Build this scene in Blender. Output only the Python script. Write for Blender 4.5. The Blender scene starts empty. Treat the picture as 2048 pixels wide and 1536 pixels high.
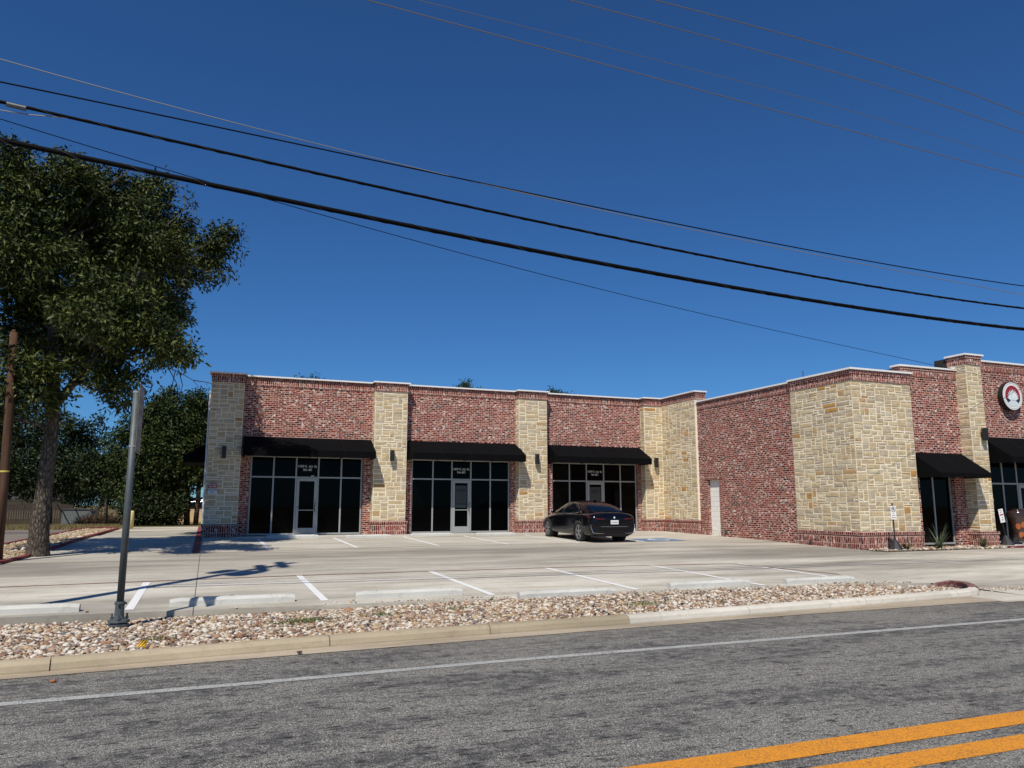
import bpy, math, random
import numpy as np
from mathutils import Vector, Matrix
random.seed(7); rng = np.random.default_rng(7)
S = bpy.context.scene
COL = S.collection
R_ = math.radians
# ------------------------------------------------------------ camera, sky, sun, exposure
cam = bpy.data.cameras.new('camera'); camo = bpy.data.objects.new('camera', cam); COL.objects.link(camo)
cam.sensor_fit = 'HORIZONTAL'; cam.sensor_width = 36; cam.lens = 1520 / 2048 * 36
cam.clip_start = 0.05; cam.clip_end = 2500
_p, _y, _r = R_(9.042), R_(21.599), R_(.045)
_F = Vector((math.sin(_y)*math.cos(_p), math.cos(_y)*math.cos(_p), math.sin(_p)))
_R = Vector((math.cos(_y), -math.sin(_y), 0)); _U = _R.cross(_F)
_R2 = _R*math.cos(_r)+_U*math.sin(_r); _U2 = -_R*math.sin(_r)+_U*math.cos(_r)
m = Matrix((_R2, _U2, -_F)).transposed().to_4x4(); m.translation = Vector((0, 0, 1.65))
camo.matrix_world = m; S.camera = camo
SUN_EL, SUN_AZ = 52.5, 216.5      # azimuth clockwise from +Y
w = bpy.data.worlds.new('World'); S.world = w; w.use_nodes = True
nt = w.node_tree; bg = nt.nodes['Background']; bg.inputs[1].default_value = 0.05
sk = nt.nodes.new('ShaderNodeTexSky'); sk.sky_type = 'NISHITA'; sk.sun_disc = False
sk.sun_elevation = R_(SUN_EL); sk.sun_rotation = R_(SUN_AZ)
sk.air_density = 1.0; sk.dust_density = 0.05; sk.ozone_density = 3.5; sk.altitude = 300
tn = nt.nodes.new('ShaderNodeMix'); tn.data_type = 'RGBA'; tn.blend_type = 'MULTIPLY'; tn.inputs[0].default_value = 1
tn.inputs[7].default_value = (.55, 1.12, 1.76, 1)      # deep clear-air blue
nt.links.new(sk.outputs[0], tn.inputs[6]); nt.links.new(tn.outputs[2], bg.inputs[0])
sl = bpy.data.lights.new('sun', 'SUN'); sl.energy = 5.0; sl.angle = R_(.53); sl.color = (1, .94, .84)
so = bpy.data.objects.new('sun', sl); COL.objects.link(so)
_e, _a = R_(SUN_EL), R_(SUN_AZ)
sd = Vector((math.sin(_a)*math.cos(_e), math.cos(_a)*math.cos(_e), math.sin(_e)))
so.rotation_euler = sd.to_track_quat('Z', 'Y').to_euler(); so.location = sd*50
S.view_settings.view_transform = 'Standard'; S.view_settings.look = 'None'
S.view_settings.exposure = -0.08; S.view_settings.gamma = 1
S.render.engine = 'CYCLES'

# ------------------------------------------------------------ helpers
class MB:
    def __init__(s): s.v=[]; s.f=[]; s.uv=[]; s.mi=[]
    def face(s, pts, uv=None, m=0):
        i=len(s.v); s.v += [tuple(p) for p in pts]; s.f.append(tuple(range(i,i+len(pts))))
        if uv is None: uv=[(p[0],p[1]) for p in pts]
        s.uv.append(uv); s.mi.append(m)
    def box(s, x0,x1,y0,y1,z0,z1, m=0, swap=False):
        def q(ps, ax):
            uv=[(p[ax], p[2]) if ax!=2 else (p[0],p[1]) for p in ps]
            if swap: uv=[(b,a) for a,b in uv]
            s.face(ps, uv, m)
        q([(x0,y0,z0),(x1,y0,z0),(x1,y0,z1),(x0,y0,z1)],0)
        q([(x1,y1,z0),(x0,y1,z0),(x0,y1,z1),(x1,y1,z1)],0)
        q([(x0,y1,z0),(x0,y0,z0),(x0,y0,z1),(x0,y1,z1)],1)
        q([(x1,y0,z0),(x1,y1,z0),(x1,y1,z1),(x1,y0,z1)],1)
        q([(x0,y0,z1),(x1,y0,z1),(x1,y1,z1),(x0,y1,z1)],2)
        q([(x0,y1,z0),(x1,y1,z0),(x1,y0,z0),(x0,y0,z0)],2)
    def tube(s, pts, rad, n=8, m=0, cap=True):
        pts=[Vector(p) for p in pts]
        if not hasattr(rad,'__len__'): rad=[rad]*len(pts)
        base=len(s.v); prev=None
        for k,p in enumerate(pts):
            t=(pts[min(k+1,len(pts)-1)]-pts[max(k-1,0)]).normalized()
            if prev is None:
                a=Vector((0,0,1)) if abs(t.z)<.9 else Vector((1,0,0)); u=t.cross(a).normalized()
            else:
                u=(prev-t*prev.dot(t)).normalized()
            prev=u; w_=t.cross(u)
            for j in range(n):
                an=2*math.pi*j/n; s.v.append(tuple(p+(u*math.cos(an)+w_*math.sin(an))*rad[k]))
        L=0
        for k in range(len(pts)-1):
            L2=L+(pts[k+1]-pts[k]).length
            for j in range(n):
                a=base+k*n+j; b=base+k*n+(j+1)%n
                s.f.append((a,b,b+n,a+n)); c=.3
                s.uv.append([(j*c,L),((j+1)*c,L),((j+1)*c,L2),(j*c,L2)]); s.mi.append(m)
            L=L2
        if cap:
            for k in (0,len(pts)-1):
                r=[base+k*n+j for j in range(n)]
                if k==0: r=r[::-1]
                s.f.append(tuple(r)); s.uv.append([(0,0)]*n); s.mi.append(m)
    def lathe(s, prof, c=(0,0,0), n=20, m=0, sy=1):
        base=len(s.v)
        for r,z in prof:
            for j in range(n):
                a=2*math.pi*j/n; s.v.append((c[0]+r*math.cos(a), c[1]+r*math.sin(a)*sy, c[2]+z))
        for k in range(len(prof)-1):
            for j in range(n):
                a=base+k*n+j; b=base+k*n+(j+1)%n
                s.f.append((a,b,b+n,a+n)); s.uv.append([(0,0)]*4); s.mi.append(m)
        s.f.append(tuple(base+(len(prof)-1)*n+j for j in range(n))); s.uv.append([(0,0)]*n); s.mi.append(m)
        s.f.append(tuple(base+j for j in range(n))[::-1]); s.uv.append([(0,0)]*n); s.mi.append(m)
    def prism(s, poly, z0, z1, m=0, axis=2, off=0):
        # poly in 2D extruded along z
        n=len(poly)
        T=[(x,y,z1) for x,y in poly]; B=[(x,y,z0) for x,y in poly]
        s.face(T,None,m); s.face(B[::-1],None,m)
        for i in range(n):
            j=(i+1)%n; s.face([B[i],B[j],T[j],T[i]],[(0,z0),(1,z0),(1,z1),(0,z1)],m)
    def build(s, name, mats, parent=None, smooth=False, loc=None):
        me=bpy.data.meshes.new(name); me.from_pydata(s.v,[],s.f)
        ul=me.uv_layers.new(name='UVMap')
        flat=[c for f in s.uv for p in f for c in p]; ul.data.foreach_set('uv',flat)
        if not isinstance(mats,(list,tuple)): mats=[mats]
        for mt in mats: me.materials.append(mt)
        me.polygons.foreach_set('material_index',s.mi)
        if smooth: me.polygons.foreach_set('use_smooth',[True]*len(s.f))
        me.update(); o=bpy.data.objects.new(name,me); COL.objects.link(o)
        if parent: o.parent=parent
        return o
def bulk(name, V, F, mats, parent=None, smooth=False, mi=None):
    me=bpy.data.meshes.new(name); V=np.asarray(V,np.float32); F=np.asarray(F,np.int32)
    nf,k=F.shape
    me.vertices.add(len(V)); me.vertices.foreach_set('co',V.ravel())
    me.loops.add(nf*k); me.loops.foreach_set('vertex_index',F.ravel())
    me.polygons.add(nf); me.polygons.foreach_set('loop_start',np.arange(0,nf*k,k,dtype=np.int32))
    try: me.polygons.foreach_set('loop_total',np.full(nf,k,dtype=np.int32))
    except Exception: pass
    if smooth: me.polygons.foreach_set('use_smooth',np.ones(nf,dtype=bool))
    me.update(calc_edges=True); me.validate()
    if not isinstance(mats,(list,tuple)): mats=[mats]
    for mt in mats: me.materials.append(mt)
    o=bpy.data.objects.new(name,me); COL.objects.link(o)
    if parent: o.parent=parent
    return o
def tag(o,label=None,cat=None,group=None,kind=None):
    if label: o['label']=label
    if cat: o['category']=cat
    if group: o['group']=group
    if kind: o['kind']=kind
    return o
def empty(name,loc=(0,0,0),rz=0,**k):
    o=bpy.data.objects.new(name,None); COL.objects.link(o); o.location=loc; o.rotation_euler=(0,0,rz); o.empty_display_size=.2
    tag(o,**k); return o
def copy_tree(o,parent=None):
    c=o.copy(); COL.objects.link(c); c.parent=parent
    for ch in [x for x in bpy.data.objects if x.parent==o]: copy_tree(ch,c)
    return c
def text_mesh(name,body,size,mat,parent,loc,rot=(math.pi/2,0,0),extrude=.002,align='CENTER',sx=1):
    cu=bpy.data.curves.new(name+'_c','FONT'); cu.body=body; cu.size=size; cu.extrude=extrude
    cu.align_x=align; cu.align_y='CENTER'; cu.offset=size*.012
    t=bpy.data.objects.new(name+'_t',cu); COL.objects.link(t); bpy.context.view_layer.update()
    me=bpy.data.meshes.new_from_object(t.evaluated_get(bpy.context.evaluated_depsgraph_get()))
    bpy.data.objects.remove(t); bpy.data.curves.remove(cu)
    me.materials.clear(); me.materials.append(mat)
    o=bpy.data.objects.new(name,me); COL.objects.link(o); o.parent=parent; o.location=loc; o.rotation_euler=rot; o.scale=(sx,1,1)
    return o

# ------------------------------------------------------------ materials
class NM:
    def __init__(s,name):
        s.m=bpy.data.materials.new(name); s.m.use_nodes=True; s.t=s.m.node_tree
        s.b=s.t.nodes['Principled BSDF']
    def n(s,ty,**k):
        o=s.t.nodes.new('ShaderNode'+ty)
        for a,b in k.items(): setattr(o,a,b)
        return o
    def l(s,a,b): s.t.links.new(a,b)
    def noise(s,vec,scale,detail=4,rough=.6,dist=0):
        o=s.n('TexNoise'); o.inputs['Scale'].default_value=scale; o.inputs['Detail'].default_value=detail
        o.inputs['Roughness'].default_value=rough; o.inputs['Distortion'].default_value=dist
        if vec is not None: s.l(vec,o.inputs['Vector'])
        return o.outputs['Fac']
    def ramp(s,fac,stops,interp='LINEAR'):
        o=s.n('ValToRGB'); o.color_ramp.interpolation=interp; e=o.color_ramp.elements
        while len(e)<len(stops): e.new(.5)
        for i,(p,c) in enumerate(stops):
            e[i].position=p; e[i].color=(c,c,c,1) if not hasattr(c,'__len__') else (*c,1)
        s.l(fac,o.inputs[0]); return o.outputs[0]
    def mix(s,fac,a,b,mode='MIX'):
        o=s.n('Mix',data_type='RGBA',blend_type=mode)
        for qi,v in ((0,fac),(6,a),(7,b)):
            sock=o.inputs[qi]
            if hasattr(v,'links'): s.l(v,sock)
            elif hasattr(v,'__len__'): sock.default_value=(*v,1)
            else: sock.default_value=v if qi==0 else (v,v,v,1)
        return o.outputs[2]
    def math(s,op,a,b=0):
        o=s.n('Math',operation=op)
        for sock,v in ((o.inputs[0],a),(o.inputs[1],b)):
            if hasattr(v,'links'): s.l(v,sock)
            else: sock.default_value=v
        return o.outputs[0]
    def mapped(s,src,sc=(1,1,1),loc=(0,0,0)):
        o=s.n('Mapping'); o.inputs['Scale'].default_value=sc; o.inputs['Location'].default_value=loc; s.l(src,o.inputs[0]); return o.outputs[0]
    def bump(s,h,strength=.5,dist=.01):
        o=s.n('Bump'); o.inputs['Strength'].default_value=strength; o.inputs['Distance'].default_value=dist
        s.l(h,o.inputs['Height']); s.l(o.outputs[0],s.b.inputs['Normal'])
    def obj(s): return s.n('TexCoord').outputs['Object']
    def geo(s): return s.n('NewGeometry')
    def uv(s): return s.n('TexCoord').outputs['UV']
def simple(name,c,rough=.6,metal=0,spec=.5,vary=0,scale=8,bump=0,coat=0):
    k=NM(name); k.b.inputs['Base Color'].default_value=(*c,1); k.b.inputs['Roughness'].default_value=rough
    k.b.inputs['Metallic'].default_value=metal; k.b.inputs['Specular IOR Level'].default_value=spec
    if coat: k.b.inputs['Coat Weight'].default_value=coat; k.b.inputs['Coat Roughness'].default_value=.03
    if vary or bump:
        n=k.noise(k.obj(),scale,5,.65)
        if vary:
            a=tuple(x*(1-vary) for x in c); b=tuple(min(1,x*(1+vary)) for x in c)
            k.l(k.ramp(n,[(.3,a),(.7,b)]),k.b.inputs['Base Color'])
        if bump: k.bump(n,bump,.01)
    return k.m

def brick_mat(name,offset=.5,bw=.203,rh=.077,white=1.0):
    k=NM(name); uv=k.uv()
    bt=k.n('TexBrick',offset=offset,squash=1.0)
    bt.inputs['Scale'].default_value=1; bt.inputs['Brick Width'].default_value=bw; bt.inputs['Row Height'].default_value=rh
    bt.inputs['Mortar Size'].default_value=.009; bt.inputs['Mortar Smooth'].default_value=.15
    bt.inputs['Color1'].default_value=(0,0,0,1); bt.inputs['Color2'].default_value=(1,1,1,1); bt.inputs['Mortar'].default_value=(.5,.5,.5,1)
    k.l(uv,bt.inputs['Vector'])
    col=k.ramp(bt.outputs['Color'],[(0,(.020,.009,.007)),(.2,(.085,.010,.007)),(.5,(.155,.016,.010)),(.78,(.215,.026,.014)),(.93,(.25,.065,.03)),(1,(.28,.16,.12))])
    fine=k.noise(k.mapped(uv,(7.5,15,1)),1,4,.72)
    patch=k.noise(k.mapped(uv,(1.6,2.6,1)),1,4,.7)
    sm=k.math('MULTIPLY',k.ramp(fine,[(.535,0),(.58,1)]),k.ramp(patch,[(.40,.12),(.58,1)]))
    sm=k.math('MULTIPLY',sm,white)
    smear=k.mix(sm,col,(.84,.74,.66))
    mort=k.mix(bt.outputs['Fac'],smear,(.61,.40,.33))
    k.l(mort,k.b.inputs['Base Color']); k.b.inputs['Roughness'].default_value=.9; k.b.inputs['Specular IOR Level'].default_value=.2
    h=k.math('SUBTRACT',k.math('MULTIPLY',fine,.5),bt.outputs['Fac']); k.bump(h,.8,.008)
    return k.m
def stone_mat(name):
    k=NM(name); g=k.geo(); rnd=g.outputs['Random Per Island']; ob=k.obj()
    col=k.ramp(rnd,[(0,(.71,.58,.38)),(.16,(.77,.66,.46)),(.30,(.63,.53,.37)),(.42,(.74,.60,.385)),(.55,(.81,.71,.51)),(.66,(.67,.57,.43)),(.80,(.71,.56,.36)),(.90,(.61,.505,.36)),(.94,(.66,.45,.24)),(.975,(.60,.35,.13))],'CONSTANT')
    n1=k.noise(ob,5,5,.65); n2=k.noise(k.mapped(ob,(1,1,2.2)),16,6,.7,.6)
    c2=k.mix(.75,col,k.ramp(n1,[(.25,(.62,.58,.50)),(.75,(1,.99,.95))]),'MULTIPLY')
    c3=k.mix(.6,c2,k.ramp(n2,[(.3,.62),(.6,1)]),'MULTIPLY')
    k.l(c3,k.b.inputs['Base Color']); k.b.inputs['Roughness'].default_value=.92; k.b.inputs['Specular IOR Level'].default_value=.15
    k.bump(k.math('ADD',n2,k.math('MULTIPLY',n1,1.0)),.8,.035)
    return k.m
M={}
M['brick']=brick_mat('red whitewashed brick')
M['soldier']=brick_mat('soldier course brick',offset=0,bw=.215,rh=.077,white=.9)
M['header']=brick_mat('header course brick',offset=0,bw=.10,rh=.085,white=.5)
M['stone']=stone_mat('cream ashlar stone')
M['mortar']=simple('pale mortar',(.84,.76,.60),.95,vary=.12,scale=20,spec=.1)
M['coping']=simple('white metal coping',(.80,.79,.76),.45)
M['membrane']=simple('dark roof membrane',(.03,.028,.026),.8)
M['awning']=simple('black canvas',(.0030,.0031,.0038),.9,spec=.08,vary=.15,scale=3)
M['alu']=simple('clear anodised aluminium',(.34,.355,.345),.4,metal=.15,spec=.5)
M['black']=simple('black metal',(.012,.012,.013),.5)
M['white']=simple('white paint',(.78,.78,.76),.6,vary=.05)
M['letter']=simple('white vinyl lettering',(.62,.62,.60),.6)
M['seam']=simple('stitched seam tape',(.012,.012,.013),.8,spec=.15)
def glass_mat():
    k=NM('tinted storefront glass'); k.b.inputs['Base Color'].default_value=(.0012,.0014,.0016,1)
    k.b.inputs['Roughness'].default_value=.04; k.b.inputs['Specular IOR Level'].default_value=.06
    n=k.noise(k.obj(),.7,2,.5); k.bump(n,.04,.02); return k.m
M['glass']=glass_mat()
def concrete(name,base,stain=1.0,joint=False,red=False):
    k=NM(name); ob=k.obj()
    big=k.noise(k.mapped(ob,(.10,.42,1)),1,5,.6,.4); mid=k.noise(k.mapped(ob,(.5,2.2,1)),1,6,.65); fine=k.noise(ob,45,4,.7); sp=k.noise(ob,7,3,.6)
    c=k.ramp(big,[(.36,tuple(x*(1-.38*stain) for x in base)),(.5,base),(.68,tuple(min(1,x*(1+.22*stain)) for x in base))])
    c=k.mix(.65*stain,c,k.ramp(mid,[(.36,(.60,.565,.51)),(.58,(1.0,1.0,1.0))]),'MULTIPLY')
    c=k.mix(.5,c,k.ramp(fine,[(.3,.80),(.7,1.06)]),'MULTIPLY')
    c=k.mix(.25,c,k.ramp(sp,[(.32,(.55,.5,.45)),(.45,(1,1,1))]),'MULTIPLY')
    if joint:
        sep=k.n('SeparateXYZ'); k.l(ob,sep.inputs[0]); X,Y=sep.outputs[0],sep.outputs[1]
        # tyre-darkened driving lane
        lane=k.ramp(k.math('DIVIDE',Y,60),[(.265,.05),(.31,.75),(.36,.8),(.42,.25)])
        lane=k.math('MULTIPLY',lane,k.ramp(k.noise(k.mapped(ob,(.16,1.1,1)),1,5,.6,.5),[(.35,.15),(.65,1)]))
        c=k.mix(lane,c,(.21,.185,.155))
        for cx in (-.1,4.9,9.9,14.9):
            j=k.math('LESS_THAN',k.math('ABSOLUTE',k.math('SUBTRACT',X,cx)),.008 if cx<0 else .004)
            c=k.mix(k.math('MULTIPLY',j,.85 if cx<0 else .35),c,(.06,.055,.05))
        for cy in (20.0,27.0):
            j=k.math('LESS_THAN',k.math('ABSOLUTE',k.math('SUBTRACT',Y,cy)),.01)
            c=k.mix(k.math('MULTIPLY',j,.4),c,(.1,.09,.08))
    k.l(c,k.b.inputs['Base Color']); k.b.inputs['Roughness'].default_value=.88; k.b.inputs['Specular IOR Level'].default_value=.25
    k.bump(k.math('ADD',fine,mid),.25,.006)
    return k.m
M['lot']=concrete('parking lot concrete',(.56,.525,.445),1,joint=True)
M['kerb_old']=concrete('old tan kerb concrete',(.44,.37,.255),.7)
M['kerb_new']=concrete('pale kerb concrete',(.64,.60,.52),.6)
M['slab']=concrete('pale walk concrete',(.55,.53,.48),.5)
M['stop']=concrete('wheel stop concrete',(.60,.595,.55),.5)
def asphalt():
    k=NM('chip seal asphalt'); ob=k.obj(); g=k.noise(ob,130,2,.6); vr=k.n('TexVoronoi'); vr.inputs['Scale'].default_value=115; k.l(ob,vr.inputs['Vector'])
    gr=k.ramp(vr.outputs['Color'],[(.12,(.055,.053,.048)),(.45,(.27,.256,.222)),(.8,(.46,.435,.38)),(.97,(.85,.80,.70))])
    sep=k.n('SeparateXYZ'); k.l(ob,sep.inputs[0]); Y=sep.outputs[1]
    streak=k.noise(k.mapped(ob,(.35,1.6,1)),1,6,.7,.6); blot=k.noise(ob,6,5,.75)
    dark=k.math('MULTIPLY',k.ramp(streak,[(.44,0),(.56,1)]),k.ramp(blot,[(.42,.15),(.56,1)]))
    c=k.mix(k.math('MULTIPLY',dark,.66),gr,(.038,.038,.044))
    dash=k.ramp(k.noise(k.mapped(ob,(4.5,19,1)),1,4,.7,.4),[(.55,0),(.61,1)])
    c=k.mix(k.math('MULTIPLY',dash,k.ramp(blot,[(.40,.3),(.6,.95)])),c,(.02,.02,.022))
    c=k.mix(.75,c,k.ramp(g,[(.35,.40),(.6,1.6)]),'MULTIPLY')
    # kerb-side grit and worn shoulder
    edge=k.ramp(k.math('SUBTRACT',Y,8.2),[(.35,0),(.9,.55)])
    edge=k.math('MULTIPLY',edge,k.ramp(k.noise(ob,12,5,.7),[(.45,0),(.6,1)]))
    c=k.mix(edge,c,(.27,.23,.18))
    k.l(c,k.b.inputs['Base Color']); k.b.inputs['Roughness'].default_value=.75; k.b.inputs['Specular IOR Level'].default_value=.35
    k.bump(k.math('ADD',vr.outputs['Distance'],k.math('MULTIPLY',g,.6)),.9,.02); return k.m
M['asphalt']=asphalt()
def paint(name,c,wear=.3,under=(.10,.10,.10),scale=70):
    k=NM(name); ob=k.obj(); n=k.noise(ob,scale,3,.7); n2=k.noise(ob,5,5,.7)
    wr=k.math('MULTIPLY',k.ramp(n,[(.42,1),(.56,0)]),k.ramp(n2,[(.3,wear*1.8),(.7,wear*.5)]))
    cc=k.mix(wr,c,under); k.l(cc,k.b.inputs['Base Color']); k.b.inputs['Roughness'].default_value=.7; k.bump(n,.7,.012); return k.m
M['yellow']=paint('yellow road paint',(.76,.29,.010),.42,(.13,.08,.04),60)
M['edge']=paint('worn white edge line',(.48,.48,.45),.6)
M['stripe']=paint('white parking paint',(.78,.78,.76),.12,(.4,.38,.34),20)
M['redline']=paint('thin red fire lane paint',(.26,.045,.04),.4,(.36,.33,.28),25)
M['red']=paint('red fire lane paint',(.20,.018,.024),.15,(.3,.25,.22),15)
M['nose']=paint('faded maroon kerb paint',(.13,.03,.03),.5,(.30,.26,.22),12)
M['blue']=paint('blue pavement paint',(.05,.17,.32),.25,(.4,.38,.34),10)
def rock_mat(name,stops):
    k=NM(name); r=k.geo().outputs['Random Per Island']
    c=k.ramp(r,stops,'CONSTANT'); n=k.noise(k.obj(),40,4,.6); c=k.mix(.6,c,k.ramp(n,[(.3,.7),(.7,1.1)]),'MULTIPLY')
    k.l(c,k.b.inputs['Base Color']); k.b.inputs['Roughness'].default_value=.8; k.b.inputs['Specular IOR Level'].default_value=.25; return k.m
M['rock']=rock_mat('river rock',[(0,(.50,.42,.32)),(.15,(.27,.15,.09)),(.25,(.62,.56,.47)),(.38,(.40,.29,.19)),(.49,(.18,.12,.085)),(.59,(.46,.34,.20)),(.69,(.34,.26,.21)),(.78,(.68,.62,.53)),(.90,(.14,.125,.12)),(.955,(.36,.20,.12))])
M['mulch']=rock_mat('tan river gravel',[(0,(.42,.33,.22)),(.2,(.30,.20,.11)),(.4,(.52,.43,.30)),(.6,(.36,.27,.16)),(.8,(.20,.14,.09)),(.92,(.60,.55,.45))])
M['dirt']=simple('gravel bed soil',(.10,.07,.05),.95,vary=.4,scale=14,bump=.4)
def ground_mat():
    k=NM('dry ground'); ob=k.obj(); a=k.noise(ob,.35,5,.6); b=k.noise(ob,9,4,.7)
    c=k.ramp(a,[(.35,(.085,.085,.03)),(.5,(.16,.125,.055)),(.65,(.22,.16,.08))]); c=k.mix(.6,c,k.ramp(b,[(.3,.6),(.7,1.1)]),'MULTIPLY')
    k.l(c,k.b.inputs['Base Color']); k.b.inputs['Roughness'].default_value=.95; k.b.inputs['Specular IOR Level'].default_value=.1; k.bump(b,.6,.05); return k.m
M['ground']=ground_mat()
def leaf_mat(name,a,b,c):
    k=NM(name); g=k.geo().outputs['Random Per Island']; n=k.noise(k.obj(),.9,2,.5)
    col=k.ramp(k.math('ADD',k.math('MULTIPLY',g,.55),k.math('MULTIPLY',n,.45)),[(.2,a),(.5,b),(.8,c)])
    k.l(col,k.b.inputs['Base Color']); k.b.inputs['Roughness'].default_value=.55; k.b.inputs['Specular IOR Level'].default_value=.22
    return k.m
M['leaf']=leaf_mat('pecan leaf',(.014,.023,.005),(.036,.052,.010),(.105,.115,.022))
M['leaf2']=leaf_mat('elm leaf',(.014,.026,.007),(.028,.046,.011),(.060,.078,.016))
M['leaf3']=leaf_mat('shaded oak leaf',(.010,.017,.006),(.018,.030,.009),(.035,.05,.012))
def bark():
    k=NM('furrowed bark'); ob=k.obj(); v=k.n('TexVoronoi',feature='DISTANCE_TO_EDGE'); v.inputs['Scale'].default_value=1
    k.l(k.mapped(ob,(16,16,6)),v.inputs['Vector']); n=k.noise(k.mapped(ob,(14,14,4)),1,5,.7)
    c=k.ramp(k.math('ADD',k.math('MULTIPLY',v.outputs['Distance'],.9),k.math('MULTIPLY',n,.6)),[(.22,(.03,.022,.015)),(.45,(.115,.095,.075)),(.75,(.24,.215,.18))])
    k.l(c,k.b.inputs['Base Color']); k.b.inputs['Roughness'].default_value=.95; k.b.inputs['Specular IOR Level'].default_value=.1
    k.bump(k.math('ADD',v.outputs['Distance'],n),1,.05); return k.m
M['bark']=bark()
def wood(name,c):
    k=NM(name); ob=k.obj(); n=k.noise(k.mapped(ob,(22,22,.7)),1,5,.7,.3); n2=k.noise(ob,2,3,.6)
    col=k.ramp(n,[(.3,tuple(x*.45 for x in c)),(.65,tuple(x*1.2 for x in c))]); col=k.mix(.5,col,k.ramp(n2,[(.3,.6),(.7,1.15)]),'MULTIPLY')
    k.l(col,k.b.inputs['Base Color']); k.b.inputs['Roughness'].default_value=.9; k.b.inputs['Specular IOR Level'].default_value=.15; k.bump(n,.6,.01); return k.m
M['pole']=wood('weathered pole wood',(.10,.055,.035))
M['fence']=wood('grey fence wood',(.075,.058,.045))  # wood tone lowered to stand for the shade beneath the trees
M['galv']=simple('galvanised steel',(.085,.10,.105),.55,metal=.2,vary=.2,scale=12)

# ------------------------------------------------------------ terrain functions
def interp(x,pts):
    if x<=pts[0][0]: return pts[0][1]
    for (a,b),(c,d) in zip(pts,pts[1:]):
        if x<=c: t=(x-a)/(c-a); return b+(d-b)*t
    return pts[-1][1]
def sstep(a,b,x):
    t=min(1,max(0,(x-a)/(b-a))); return t*t*(3-2*t)
def plane(Y): return .13+.02*(min(Y,42)-12.5)
def zlot(X,Y):
    p=plane(Y)
    if X>12.5:
        a=sstep(12.5,14.1,X); q=p*sstep(9.3,13.5,Y)+.004
        return p+(q-p)*a
    return p
EDGE=[(-60,12.7),(-2.5,12.52),(1.7,12.33),(5,12.12),(8,11.98),(12,11.85),(13.2,11.75),(13.9,11.62),(14.15,11.3),(13.95,10.9),(13.6,10.55)]
KF=[(-60,8.45),(-10,8.75),(-1.7,9.0),(-.5,9.15),(1.43,9.38),(3.5,9.5),(5.6,9.6),(8.6,9.82),(12.0,10.1),(12.9,10.2)]
GUT=[(-60,8.25),(-10,8.55),(-1.7,8.84),(.5,9.03),(3.5,9.22),(7.5,9.48),(12.5,9.58),(14,9.5),(20,9.5),(60,9.5)]
kf=lambda x: interp(x,KF); gut=lambda x: interp(x,GUT); ledge=lambda x: interp(x,EDGE[:7])

# ---- ground to the horizon
mb=MB(); xs=[-900,-300,-100,-60,-40,-20,-6,-1,4,10,20,40,60,100,300,900]
ys=[(-900,-.2),(-200,-.06),(-4,-.04),(8.4,-.05),(9.4,-.05),(12.9,-.06),(38,.54),(40.6,.64),(44,.62),(50,.5),(60,.28),(66,.2),(90,.2),(300,.2),(1200,.2)]
for (y0,z0),(y1,z1) in zip(ys,ys[1:]):
    for x0,x1 in zip(xs,xs[1:]):
        mb.face([(x0,y0,z0),(x1,y0,z0),(x1,y1,z1),(x0,y1,z1)])
tag(mb.build('ground',M['ground']),kind='structure')
# ---- road
mb=MB(); X=[-300,-60,-10,-1.7,.5,3.5,7.5,12.5,14,20,60,300]
for a,b in zip(X,X[1:]): mb.face([(a,-6.5,0),(b,-6.5,0),(b,gut(b)+.01,0),(a,gut(a)+.01,0)])
tag(mb.build('road',M['asphalt']),kind='structure')
mb=MB()
WL=[(-60,7.2),(-10,7.6),(-1.5,7.78),(.5,7.82),(3,7.92),(11,7.95),(60,8.0)]
for (a,b),(c,d) in zip(WL,WL[1:]): mb.face([(a,b-.055,.004),(c,d-.055,.004),(c,d+.075,.004),(a,b+.075,.004)])
tag(mb.build('white_edge_line',M['edge']),kind='structure')
for y0,y1 in ((4.27,4.53),(3.86,4.09)):
    mb=MB(); mb.face([(-60,y0,.004),(60,y0,.004),(60,y1,.004),(-60,y1,.004)]); tag(mb.build('yellow_centre_line',M['yellow']),kind='structure')
# ---- lot
mb=MB(); xs=list(np.arange(-5.6,13.01,.6))+[13.3,13.6,13.9,14.15]
xs=[-4.3,-3.6]+[x for x in xs if x>-3.3]
def lrow(x,y): return (x,y,zlot(x,y))
yy=[13.0,14,16,20,24,28,32,38.6]
def westX(y): return interp(y,[(11,-13),(19.5,-5.2),(21,-4.3),(23,-4.12),(30,-3.85),(38.6,-3.35)])
for x0,x1 in zip(xs,xs[1:]):
    e0,e1=ledge(x0),ledge(x1)
    if x0>=13.89: e0,e1=11.62,11.35
    f=[(x0,e0),(x1,e1)]
    mb.face([lrow(x0,e0),lrow(x1,e1),lrow(x1,13),lrow(x0,13)])
    mb.face([(x0,e0,-.05),(x1,e1,-.05),lrow(x1,e1),lrow(x0,e0)])
for x0,x1 in zip(xs,xs[1:]):
    for y0,y1 in zip(yy,yy[1:]):
        a=max(x0,westX(y0)) ; b=max(x0,westX(y1))
        if x1<=westX(y1): continue
        mb.face([lrow(a,y0),lrow(x1,y0),lrow(x1,y1),lrow(b,y1)])
# western entrance part in front of the gravel strip
for (y0,y1) in ((12.6,14),(14,16),(16,18),(18,20),(20,21)):
    mb.face([lrow(-14,y0),lrow(-4.3,y0),lrow(-4.3,y1),lrow(-14,y1)] )
mb.face([(-14,12.6,-.05),(-4.3,12.55,-.05),lrow(-4.3,12.55),lrow(-14,12.6)])
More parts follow.
